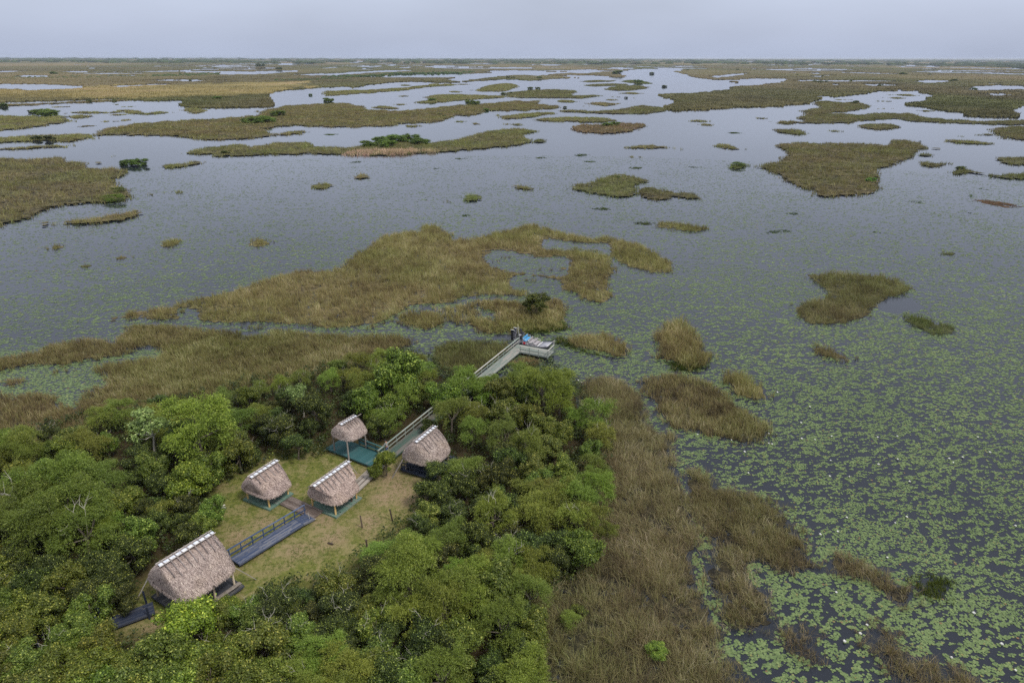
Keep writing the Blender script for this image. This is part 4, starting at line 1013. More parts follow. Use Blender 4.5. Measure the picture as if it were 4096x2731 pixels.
def zone(px, py):
    """kind of tree by where it stands in the hammock (view units)"""
    x, y = px / 1.7415, py / 1.7415; r = random.random()
    if y > 1390 and x < 620: return 'mid'
    if x < 330 and y > 1225: return 'dark' if r < .7 else 'mid'
    if 600 < x < 870 and y > 1220: return ('dark' if r < .75 else 'mid') if not (x > 660 and y > 1470) else 'willow'
    if 850 < x < 1040 and 1210 < y < 1500: return 'willow' if r < .7 else 'dark'
    if 600 < x < 770 and 900 < y < 1060: return 'dark'
    if 900 < x < 1190 and 1035 < y < 1270: return 'dark' if r < .72 else ('mid' if r < .87 else 'willow')
    if x > 1180 and 870 < y < 1230: return 'willow' if r < .72 else 'mid'
    if x > 980 and y < 1040: return 'willow' if r < .68 else 'mid'
    if x > 1000 and y > 1270: return 'willow' if r < .5 else ('mid' if r < .8 else 'dark')
    if y < 1010 and x < 1000: return 'willow' if r < .55 else ('mid' if r < .8 else 'dark')
    if x < 250 and y < 1230: return 'willow' if r < .45 else 'mid'
    return 'mid' if r < .45 else 'dark'
SPECIAL = []
def special(kind, vx, vy, wv, label, tint=(1, 1, 1), twig=False, zs=1.0, cat='tree', name=None, var=None):
    """a tree picked out in the photo: crown centre and crown width in view units"""
    p = PROTO[kind][var if var is not None else 0]
    px, py = vx * 1.7415, vy * 1.7415
    s = 1.0
    for _ in range(4):
        g = at(px, py, p['zc'] * s * zs); dist = (Vector((0, 0, CH)) - g).length
        s = wv * 1.7415 * dist / F_ / 2 / (p['R'] * 1.05)
    t = tree(kind, g.x, g.y, s, tint, twig, zs, name, var)
    tag(t, label, cat, 'trees of the hammock'); SPECIAL.append((g.x, g.y, p['R'] * s)); TREES.pop()
    return t
WL = (.74, .8, .72)
special('willow', 112, 1112, 120, 'topmost of the big willow cluster at the left edge', WL, var=0, zs=1.1)
special('willow', 62, 1150, 116, 'left one of the big willow cluster at the left edge', WL, True, var=1)
special('willow', 160, 1158, 128, 'right one of the big willow cluster at the left edge', WL, var=2)
special('willow', 108, 1192, 130, 'middle one of the big willow cluster at the left edge', WL, var=3)
special('willow', 190, 1212, 112, 'lowest right one of the big willow cluster at the left edge', WL, True, var=4)
special('willow', 44, 1222, 112, 'lowest left one of the big willow cluster at the left edge', WL, var=0)
special('dark', 1012, 1086, 84, 'dark evergreen covering the right corner of the navy deck', (1.1, 1.1, 1), var=0)
special('dark', 985, 1128, 80, 'dark evergreen at the right end of the lawn below the navy deck', (1.15, 1.15, 1), var=3)
special('dark', 300, 1262, 90, 'dark evergreen close behind the left end of the largest hut', (1.2, 1.2, 1), var=1)
special('dark', 262, 1330, 84, 'dark evergreen left of the largest hut above its lower walkway', (1.2, 1.2, 1), var=2)
special('dark', 440, 1222, 70, 'dark evergreen behind the ridge of the largest hut', (1.2, 1.2, 1), var=4)
special('mid', 200, 1395, 90, 'leafy tree at the end of the lower blue walkway', (.85, .95, .8), var=1, zs=.9)
special('willow', 452, 972, 150, 'bright yellow-green willow, brightest in the upper left of the grove', (.98, 1.0, .75), var=1)
special('pale', 338, 968, 105, 'pale tree with forked bare grey limbs near the upper left marsh edge', (1, 1.05, .8), var=0)
special('pale', 690, 905, 70, 'pale-leaved tree with grey limbs behind the dark evergreens', (.9, 1.05, .75), var=1)
special('mid', 432, 1428, 120, 'bright yellow-green leafy tree growing in front of the largest hut', (1.25, 1.3, .8), var=0, zs=1.1)
special('mid', 530, 1395, 66, 'small leafy tree beside the front edge of the largest hut', (1.1, 1.15, .8), var=1, zs=.8)
special('willow', 940, 1300, 140, 'feathery pale-green willow beyond the leaning posts of the lawn', (1.0, 1.0, .9), var=2, zs=1.15)
special('willow', 1020, 1390, 120, 'feathery pale willow in the lower middle of the grove', (1.02, .98, .88), var=3, zs=1.1)
special('mid', 915, 852, 120, 'dense rounded green tree highest on the skyline of the grove', (.95, 1.1, .9), var=2, zs=1.15)
special('willow', 1250, 884, 112, 'round feathery tree right below the airboat dock', (1.0, 1.0, .85), var=4)
special('mid', 1335, 1250, 110, 'green shrubby tree pushing into the brown marsh', (.72, .78, .6), var=3, zs=.8)
special('mid', 430, 1100, 100, 'light lime-green vine-draped tree left of the left green-decked hut', (1.2, 1.3, .8), var=4, zs=.9)
special('mid', 886, 1056, 54, 'small leafy sapling growing beside the grey boardwalk', (1.2, 1.25, .9), var=0, zs=1.25, name='sapling')
special('mid', 862, 1078, 38, 'smaller lower sapling at the boardwalk edge by the long-ridged hut', (1.1, 1.2, .9), var=1, zs=1.2, name='sapling')
special('mid', 1232, 690, 66, 'lone dark olive bush in the reeds behind the airboat', (.62, .62, .5), var=2, zs=.85, cat='bush', name='bush', twig=True)
special('mid', 1022, 902, 84, 'tree crowding over the boardwalk just above the round-eaved hut', (.9, 1.05, .85), var=1)
special('willow', 1062, 878, 84, 'feathery tree hiding the boardwalk midway to the dock', (.85, .95, .85), var=0)
special('mid', 1088, 886, 64, 'tree at the landward end of the dock railing', (.85, 1.0, .85), var=3)
special('dark', 985, 975, 46, 'dark tree leaning over the boardwalk behind the round-eaved hut', (1.2, 1.25, 1), var=2)
special('willow', 1312, 1420, 44, 'small willowy bush in the brown marsh, lowest of three', (.9, .9, .85), var=1, zs=.7, cat='bush', name='bush')
special('mid', 1508, 1492, 50, 'small bright leafy bush in the middle of the brown marsh', (1, 1.15, .9), var=2, zs=.6, cat='bush', name='bush')
special('willow', 1400, 1215, 46, 'small willowy bush at the forest edge of the brown marsh', (.95, .95, .85), var=2, zs=.8, cat='bush', name='bush')
special('dark', 1330, 1400, 40, 'dull low bush beside the willowy one in the brown marsh', (1.3, 1.2, .9), var=3, zs=.6, cat='bush', name='bush')
special('dark', 720, 935, 90, 'dark evergreen behind the teal deck hut, left one', (1.1, 1.1, 1), var=0, zs=1.1)
special('dark', 868, 975, 64, 'dark evergreen between the teal deck hut and the boardwalk rail', (1.3, 1.35, 1), var=1)
special('mid', 905, 930, 80, 'green tree behind the boardwalk rail near the person', (.95, 1.05, .8), var=2)
special('mid', 840, 915, 84, 'green tree right behind the ridge of the small high hut', (.8, .95, .75), var=3)
special('pale', 1165, 1250, 70, 'pale-leaved twiggy tree in the lower right of the grove', (.9, 1, .8), True, var=1)
# the rest of the grove
HUT_FREE = []      # ground discs kept clear (x, y, r)
BW = [((-15.4, 68.9), (1.0, 103.0)), ((-26.5, 50), (-20.5, 58)), ((-16.9, 62), (-15.2, 68.5)), ((-31.5, 44), (-37, 40.6))]
def grow():
    cand = []
    lo, hi = FOREST.min(0), FOREST.max(0)
    P = RNG.uniform(lo, hi, (60000, 2)); P = P[inside(P, FOREST)]
    dl = seg_dist(P, SEEN_LAWN); il = inside(P, SEEN_LAWN)
    dd = seg_dist(P, DOCKV); idk = inside(P, DOCKV)
    df = seg_dist(P, FOREST)
    placed = [(x, y, r) for x, y, r in SPECIAL]
    count = 0
    for k in range(len(P)):
        if il[k] or idk[k] or count >= 360: 
            if count >= 360: break
            continue
        px, py = P[k]
        kind = zone(px, py)
        p = PROTO[kind][0]
        s = random.uniform(.62, 1.0) if kind != 'dark' else random.uniform(.6, .95)
        if py < 1500: s *= .95
        zs = random.uniform(.85, 1.2)
        g = at(px, py, p['zc'] * s * zs); dist = (Vector((0, 0, CH)) - g).length
        rpx = p['R'] * s * F_ / dist
        if dl[k] < rpx * (.5 if ((py < 1800 and px < 1720) or px < 880 and py < 2350) else .8) or dd[k] < rpx * .8 or df[k] < rpx * .72: continue
        R = p['R'] * s
        bad = False
        for x, y, r in placed:
            if (x - g.x) ** 2 + (y - g.y) ** 2 < (.43 * (R + r)) ** 2: bad = True; break
        if bad: continue
        for (a, b) in BW:
            ax, ay = a; bx, by = b; t = max(0, min(1, ((g.x - ax) * (bx - ax) + (g.y - ay) * (by - ay)) / ((bx - ax) ** 2 + (by - ay) ** 2)))
            if math.hypot(g.x - ax - t * (bx - ax), g.y - ay - t * (by - ay)) < 1.3: bad = True
        if bad: continue
        placed.append((g.x, g.y, R)); count += 1
        tint = (random.uniform(.85, 1.12), random.uniform(.9, 1.1), random.uniform(.8, 1.1))
        tree(kind, g.x, g.y, s, tint, random.random() < .16, zs)
grow()
# low scrub filling the gaps under the canopy: one tangled mass
def scrub():
    g = np.random.default_rng(5)
    gp = ground(FOREST, 1.0)[:, :2]
    lo, hi = gp.min(0), gp.max(0)
    P = g.uniform(lo, hi, (13000, 2)); P = P[inside(P, gp)]
    ph = photo(np.concatenate([P, np.full((len(P), 1), .7)], 1))
    ok = ~inside(ph, SEEN_LAWN) & (seg_dist(ph, SEEN_LAWN) > 5) & ~inside(ph, DOCKV) & (ph[:, 0] > -150) & (ph[:, 0] < 4200) & (ph[:, 1] < 2900) & (seg_dist(ph, FOREST) > 20)
    for a, b in BW:
        a = np.array(a); b = np.array(b); t = np.clip(((P - a) @ (b - a)) / ((b - a) @ (b - a)), 0, 1)
        ok &= np.hypot(*(P - a - t[:, None] * (b - a)).T) > 1.4
    P = P[ok][:3600]
    out = []
    for x, y in P:
        n = 26; r = g.uniform(.4, .9); hgt = g.uniform(.7, 1.7)
        d = unit(g.normal(size=(n, 3)) + np.array([0, 0, .5]))
        C = np.array([x, y, hgt * .55]) + d * np.array([r, r, hgt * .5]) * g.uniform(.6, 1, (n, 1))
        N_ = unit(d + g.normal(size=(n, 3)) * .7 + np.array([0, 0, .4])); D = unit(np.cross(N_, g.normal(size=(n, 3))))
        L = g.uniform(.18, .34, n)
        out.append(quads_leaf(C, D, N_, L, L * .6, np.clip(.35 + g.normal(0, .2) * .6 + g.normal(0, .15, n), 0, .92)))
    V, Fs, r = join(out)
    o = obj('undergrowth', mesh_np('undergrowth', V, Fs, M['dark_leaf'], {'rnd': r}), color=(1, 1, 1)); o['kind'] = 'stuff'
scrub()
# shrubs on the reed islands and out in the marsh
NSH = [0]
def shrub(c, x, y, w, label, kind='mid', tint=(.75, .85, .8), zs=.55, group='shrubs out on the marsh'):
    p = PROTO[kind][NSH[0] % 3]; NSH[0] += 1
    px, py = ORG[c][0] + x / 1.68, ORG[c][1] + y / 1.68; s = 1.0
    for _ in range(5):
        g = at(px, py, .25 + p['H'] * s * zs * .34); dist = (Vector((0, 0, CH)) - g).length
        s = (w * (.8 if w < 60 else 1.0)) / 1.68 * dist / F_ / 2 / (p['R'] * 1.05)
    root = empty('shrub', (g.x, g.y, 0), random.uniform(0, 6.28))
    for nm, me in (('crown', p['crown']), ('trunk', p['trunk'])):
        o = obj(nm, me, root); o.location = (0, 0, .25 + p['H'] * s * zs * .34); o.scale = (s, s, s * zs)
        if nm == 'crown': o.color = (*tint, 1)
        else: o.scale = (s, s, (.25 + p['H'] * s * zs * .34) / p['zc'])
    tag(root, label, 'shrub', group)
BR = (.85, 1.0, .8); DK = (.62, .72, .6)
for c, x, y, w, l, kind, t in (
    ('A', 850, 1092, 95, 'green rounded shrub at the tip of the broad left reed bank, left half', 'mid', (.6, .85, .7)), ('A', 925, 1090, 110, 'green rounded shrub at the tip of the broad left reed bank, right half', 'mid', (.65, .9, .7)),
    ('A', 275, 758, 100, 'domed green shrub on the ragged reed flat, left of a pair', 'mid', BR), ('A', 330, 757, 100, 'domed green shrub on the ragged reed flat, right of a pair', 'mid', BR), ('A', 212, 748, 50, 'grey-green low shrub beside the domed pair', 'mid', (.6, .6, .6)),
    ('A', 245, 928, 70, 'dark low bush on the long left island, left one', 'dark', (.7, .7, .7)), ('A', 335, 928, 75, 'dark low bush on the long left island, right one', 'dark', (.7, .7, .7)),
    ('A', 1690, 808, 120, 'bright green shrub on the great long island, left of two', 'mid', BR), ('A', 1790, 806, 130, 'bright green shrub on the great long island, right of two', 'mid', BR), ('A', 1870, 764, 110, 'low green shrub above the bright pair on the great long island', 'mid', (.7, .8, .65)),
    ('A', 598, 679, 38, 'dark shrub on the thin strip, left of three', 'mid', DK), ('A', 766, 675, 32, 'dark shrub on the thin strip, middle of three', 'mid', DK), ('A', 905, 672, 18, 'dark shrub on the thin strip, smallest of three', 'mid', DK), ('A', 15, 706, 60, 'dark shrub at the left edge on the thin strip', 'mid', DK),
    ('A', 360, 493, 55, 'green shrub alone in the far left marsh', 'mid', (.7, .85, .75)), ('A', 1875, 462, 55, 'dark far shrub near a thin sheet of water', 'mid', DK), ('A', 1745, 440, 60, 'farthest grey-green shrub in the left marsh', 'mid', (.6, .7, .65)), ('A', 1278, 541, 24, 'tiny shrub in a narrow far sheet of water', 'mid', DK),
    ('A', 2150, 578, 22, 'slim shrub standing by the far channel', 'mid', DK), ('A', 2205, 672, 70, 'green shrub at the right end of the far channel', 'mid', (.8, .95, .75)), ('A', 2085, 637, 35, 'little green shrub below the far channel', 'mid', (.6, .8, .6)), ('A', 1460, 659, 60, 'green shrub at the foot of the yellow marsh', 'mid', (.7, .85, .65)),
    ('A', 790, 1278, 80, 'yellow-green reedy bush on the edge of the broad left bank, upper', 'willow', (.55, .6, .5)), ('A', 770, 1330, 110, 'yellow-green reedy bush on the edge of the broad left bank, lower', 'willow', (.6, .66, .5)), ('A', 1515, 1025, 60, 'small dull bush on the left part of the bushy long island', 'dark', (.9, .9, .8)),
    ('B', 215, 968, 120, 'green tree at the left end of the clump with pale cattails', 'mid', (.75, .95, .75)), ('B', 300, 945, 130, 'green tree second from left in the clump with pale cattails', 'mid', (.72, .95, .75)), ('B', 385, 932, 150, 'green tree at the top of the clump with pale cattails', 'mid', (.75, 1, .75)), ('B', 475, 930, 150, 'green tree second from right in the clump with pale cattails', 'mid', (.7, .92, .72)), ('B', 560, 950, 130, 'green tree at the right end of the clump with pale cattails', 'mid', (.72, .95, .75)), ('B', 340, 968, 130, 'green tree at the front of the clump with pale cattails', 'mid', (.78, .95, .75)),
    ('B', 912, 692, 95, 'bright green shrub on the great long island toward its right end', 'mid', BR), ('B', 875, 680, 40, 'small bright shrub just behind a larger one on the great island', 'mid', BR), ('B', 1002, 737, 52, 'upright green shrub near the end of the great long island', 'mid', (.75, .95, .7)), ('B', 690, 768, 40, 'dark shrub on the front edge of the great long island, left', 'mid', DK), ('B', 720, 778, 34, 'dark shrub on the front edge of the great long island, right', 'mid', DK),
    ('B', 640, 671, 60, 'green shrub on the left end of its reed island', 'mid', (.8, 1, .7)), ('B', 1115, 628, 40, 'dark shrub left of the paired dark trees', 'mid', DK), ('B', 1170, 624, 36, 'smaller dark shrub left of the paired dark trees', 'mid', DK), ('B', 1300, 593, 52, 'dark tree of a pair on the far middle island, left one', 'mid', DK), ('B', 1350, 593, 48, 'dark tree of a pair on the far middle island, right one', 'mid', DK), ('B', 1495, 614, 24, 'tiny dark shrub right of the paired dark trees', 'mid', DK),
    ('B', 1150, 521, 44, 'dark far shrub, left of three in the far middle', 'mid', DK), ('B', 1185, 522, 36, 'dark far shrub, middle of three in the far middle', 'mid', DK), ('B', 1360, 523, 50, 'dark far shrub, right of three in the far middle', 'mid', DK), ('B', 1882, 490, 76, 'rounded green shrub among far sheets of water', 'mid', (.6, .75, .65)), ('B', 1943, 656, 34, 'lone dark round shrub standing in open water', 'dark', (.8, .9, .9)), ('B', 1530, 720, 40, 'dull rounded shrub at the end of the forked island', 'dark', (1, 1, .9)),
    ('B', 1815, 838, 70, 'bright green shrub on the pinkish reed island, left half', 'mid', (1.0, 1.3, .8)), ('B', 1860, 833, 80, 'bright green shrub on the pinkish reed island, right half', 'mid', (1.0, 1.3, .8)), ('B', 575, 541, 26, 'dark dot of a shrub on the far channel, left of two', 'mid', DK), ('B', 634, 542, 24, 'dark dot of a shrub on the far channel, right of two', 'mid', DK), ('B', 2025, 548, 60, 'green mound shrub on the right far reed bar', 'mid', (.6, .75, .6)), ('B', 2200, 580, 44, 'dark shrub at the right of the far middle water', 'mid', DK), ('B', 2115, 493, 44, 'dark far shrub near the right sheets of water', 'mid', DK), ('B', 1175, 409, 20, 'farthest tiny shrub under the horizon', 'mid', DK), ('B', 1885, 1190, 46, 'small green bush on top of the peaked island', 'mid', (.6, .85, .6)),
    ('C', 945, 548, 40, 'dark shrub in the brown mainland marsh, left of a cluster', 'mid', DK), ('C', 985, 552, 46, 'dark shrub in the brown mainland marsh, middle of a cluster', 'mid', DK), ('C', 1025, 548, 28, 'dark shrub in the brown mainland marsh, right of a cluster', 'mid', DK), ('C', 1188, 546, 26, 'small dark shrub right of the shrub cluster', 'mid', DK), ('C', 1385, 575, 46, 'dark rounded shrub by the right-hand channel', 'mid', DK), ('C', 1540, 496, 52, 'green far shrub in the upper right marsh', 'mid', (.6, .75, .65)), ('C', 1716, 501, 28, 'small dark far shrub in the upper right marsh', 'mid', DK), ('C', 1885, 540, 50, 'grey-green shrub at the end of a far water sheet', 'mid', (.5, .6, .55)), ('C', 2020, 598, 40, 'green shrub by the far right water', 'mid', (.6, .8, .6)), ('C', 830, 503, 24, 'tiny dark shrub left in the upper right marsh', 'mid', DK), ('C', 1000, 513, 26, 'tiny dark shrub in the middle of the upper right marsh', 'mid', DK), ('C', 428, 469, 26, 'tiny dark shrub beside far water sheets', 'mid', DK), ('C', 92, 472, 24, 'tiny green shrub on the far water edge', 'mid', (.6, .75, .6)),
    ('C', 1320, 1208, 70, 'fresh green bush at the foot of the big angular island', 'mid', (.7, 1.15, .6)), ('C', 1655, 950, 20, 'small dark bump of bush on the angular island shoulder', 'dark', (.8, .8, .7)), ('C', 1215, 690, 60, 'dull bush on the layered reed island', 'dark', (.9, .95, .85)), ('C', 1930, 1130, 60, 'green bush at the left end of the hooked island', 'dark', (1.2, 1.3, .9)), ('C', 430, 1105, 80, 'greenish bush on the tuft left of the angular island', 'willow', (.5, .62, .42))):
    shrub(c, x, y, w, l, kind, t)
o = reed_bed('dry_cattail', pts("B 50,1042 62,1003 200,990 420,985 620,985 740,992 740,1015 600,1028 350,1045 150,1046"), h=2.4, tone=(1.7, 1.55, 1.6), mat='cattail', seed=77, dens=2.5, pad=False)
tag(o, 'band of tall pale pinkish dry cattails under the green tree clump', 'cattails')
# ------------------------------------------------------------------ timber, huts, boardwalks
M['grey_wood'] = wood('grey_wood', (.15, .125, .105), (.27, .24, .21), .5)
M['pale_wood'] = wood('pale_wood', (.30, .29, .255), (.44, .42, .38), .5, dark=(.15, .13, .11))
M['green_rail'] = wood('green_rail', (.23, .275, .245), (.33, .305, .275), .55, dark=(.16, .15, .13))
M['green_deck'] = wood('green_deck', (.065, .11, .09), (.105, .095, .085), .5, dark=(.03, .03, .028))
M['dock_deck'] = wood('dock_deck', (.175, .215, .19), (.23, .21, .19), .52, dark=(.07, .062, .052))
M['blue_wood'] = wood('blue_wood', (.04, .06, .12), (.115, .12, .14), .52, dark=(.03, .03, .04))
M['blue_rail'] = wood('blue_rail', (.045, .075, .155), (.12, .12, .13), .70, dark=(.03, .04, .06))
M['navy_wood'] = wood('navy_wood', (.022, .03, .055), (.06, .06, .065), .6, dark=(.012, .013, .02))
M['char_wood'] = wood('char_wood', (.045, .047, .055), (.1, .095, .09), .56, dark=(.02, .02, .022))
M['teal_wood'] = wood('teal_wood', (.032, .1, .106), (.06, .095, .095), .6, dark=(.02, .05, .055))
M['sage_wood'] = wood('sage_wood', (.115, .2, .16), (.16, .175, .15), .56, dark=(.05, .08, .065))
M['brown_wood'] = wood('brown_wood', (.085, .062, .052), (.16, .13, .115), .5, dark=(.03, .025, .022))
M['yellow_post'] = wood('yellow_post', (.52, .32, .10), (.58, .42, .2), .55, dark=(.3, .17, .06))
M['cream_post'] = wood('cream_post', (.46, .37, .25), (.55, .47, .36), .5, dark=(.25, .19, .13))
M['dark_post'] = wood('dark_post', (.05, .035, .026), (.1, .075, .06), .5)
M['pole'] = wood('pole', (.26, .23, .205), (.36, .33, .31), .5, dark=(.13, .11, .1))
M['stick'] = wood('stick', (.135, .115, .11), (.22, .19, .18), .5, dark=(.06, .05, .05))
M['cap'] = plain('cap', (.60, .63, .70), .45, .4, var=.10, scale=3)
q = NT('thatch'); p = q.pos(); oi = q.oinfo()
n1 = q.noise(p, 1.6, 5, .6); n2 = q.noise(p, .5, 4, .5)
f = q.math('ADD', q.attr('rnd'), q.math('MULTIPLY', q.math('SUBTRACT', n1, .5), .5))
c = q.ramp(f, [(0, (.11, .088, .08)), (.28, (.265, .21, .19)), (.52, (.39, .315, .285)), (.78, (.5, .415, .375)), (1, (.64, .57, .49))])
c = q.mix(q.ramp(n2, [(.5, (0, 0, 0)), (.7, (.4, .4, .4))]), c, q.mix(1.0, c, (1.0, .95, .80), 'MULTIPLY'))
M['thatch'] = q.bsdf(q.mix(1.0, c, oi.outputs['Color'], 'MULTIPLY'), .9, .1)

_unit = {}
def unit_box(m):
    k = ('b', m)
    if k not in _unit:
        bm = bmesh.new(); bmesh.ops.create_cube(bm, size=1); me = bpy.data.meshes.new('board'); bm.to_mesh(me); bm.free(); me.materials.append(M[m]); _unit[k] = me
    return _unit[k]
def unit_rod(m, seg=10):
    k = ('r', m, seg)
    if k not in _unit:
        bm = bmesh.new(); bmesh.ops.create_cone(bm, segments=seg, radius1=1, radius2=.88, depth=1, cap_ends=True)
        bmesh.ops.rotate(bm, verts=bm.verts, matrix=Matrix.Rotation(math.pi / 2, 3, 'Y'))
        me = bpy.data.meshes.new('rod'); bm.to_mesh(me); bm.free(); me.materials.append(M[m])
        for pl in me.polygons: pl.use_smooth = len(pl.vertices) == 4
        _unit[k] = me
    return _unit[k]
def _frame(p0, p1, w, h, up=Vector((0, 0, 1))):
    p0 = Vector(p0); p1 = Vector(p1); x = p1 - p0; L = x.length; x.normalize()
    if abs(x.dot(up)) > .98: up = Vector((0, 1, 0))
    y = up.cross(x).normalized(); z = x.cross(y)
    m = Matrix((x, y, z)).transposed().to_4x4(); m.translation = (p0 + p1) / 2
    return m @ Matrix.Diagonal((L, w, h, 1))
def piece(name, parent, mat, p0, p1, w, h, up=Vector((0, 0, 1))):
    o = obj(name, unit_box(mat), parent); o.matrix_local = _frame(p0, p1, w, h, up); return o
def rod(name, parent, mat, p0, p1, r):
    o = obj(name, unit_rod(mat), parent); o.matrix_local = _frame(p0, p1, r, r); return o

def deck(parent, a, b, width, z0, z1, mat, n, seg=3.4, along=True, th=.05, side=0, gap=.012, stilts=True, edge=True, edgemat=None, stiltmat='dark_post', rag=.0):
    """boards between a and b (2-d, centre line of the deck); along: boards run lengthways, else across"""
    a = Vector((*a, 0)); b = Vector((*b, 0)); x = (b - a); L = x.length; x.normalize(); y = Vector((-x.y, x.x, 0))
    Z = lambda t: z0 + (z1 - z0) * t
    if along:
        w = width / n
        for i in range(n):
            off = -width / 2 + w * (i + .5); t = 0.0; first = random.uniform(.4, 1) * seg
            while t < L - .05:
                e = min(L, t + (first if t == 0 else seg * random.uniform(.85, 1.15)))
                if L - e < .6: e = L
                dz = random.uniform(-.008, .008)
                p0 = a + x * (t + .006) + y * off; p1 = a + x * (e - .006 + (random.uniform(0, rag) if e == L else 0)) + y * off
                p0.z = Z(t / L) - th / 2 + dz; p1.z = Z(e / L) - th / 2 + dz
                piece('plank', parent, mat, p0, p1, w - gap, th); t = e
    else:
        w = L / n
        for i in range(n):
            c = a + x * (w * (i + .5)); zz = Z((i + .5) / n) - th / 2 + random.uniform(-.006, .006); c.z = zz
            piece('plank', parent, mat, c - y * width / 2, c + y * width / 2, w - gap, th)
    em = edgemat or mat
    if edge:
        for s in (-1, 1):
            p0 = a + y * s * (width / 2 + .025); p1 = b + y * s * (width / 2 + .025); p0.z = z0 - .09; p1.z = z1 - .09
            piece('edge_board', parent, em, p0, p1, .045, .17)
        for e, zz, sg in ((a, z0, -1), (b, z1, 1)):
            c = e + x * sg * .025; c.z = zz - .093
            piece('edge_board', parent, em, c - y * (width / 2 + .05), c + y * (width / 2 + .05), .045, .165)
    if stilts:
        k = max(2, int(L / 1.9) + 1)
        for i in range(k):
            t = (i + .15) / (k - .7) if k > 1 else .5
            for s in (-1, 1):
                c = a + x * (L * min(t, .98)) + y * s * (width / 2 - .12)
                rod('stilt', parent, stiltmat, (c.x, c.y, -.15), (c.x, c.y, Z(t) - .06), .07)

def railing(parent, a, b, z0, z1, n, mat, postmat=None, hgt=1.0, cap=.17, mids=(.52,), capmat=None, box=True, over=(.1, .1)):
    a = Vector((*a, 0)); b = Vector((*b, 0)); x = (b - a).normalized(); L = (b - a).length
    pm = postmat or mat
    for i in range(n):
        t = i / (n - 1); c = a.lerp(b, t); zz = z0 + (z1 - z0) * t
        piece('railing_post', parent, pm, (c.x, c.y, zz - .35), (c.x, c.y, zz + hgt - .02), .09, .09)
    seg = max(1, round(L / 5)); 
    for i in range(seg):
        t0, t1 = i / seg, (i + 1) / seg
        p0 = a.lerp(b, t0) - (x * over[0] if i == 0 else x * 0); p1 = a.lerp(b, t1) + (x * over[1] if i == seg - 1 else -x * .008)
        p0.z = z0 + (z1 - z0) * t0 + hgt; p1.z = z0 + (z1 - z0) * t1 + hgt
        piece('top_rail', parent, capmat or mat, p0, p1, cap, .045)
        for m in mids:
            q0 = p0.copy(); q1 = p1.copy(); q0.z -= hgt * (1 - m); q1.z -= hgt * (1 - m)
            y = Vector((-x.y, x.x, 0)) * -.07
            piece('mid_rail', parent, mat, q0 + y, q1 + y, .045, .14)

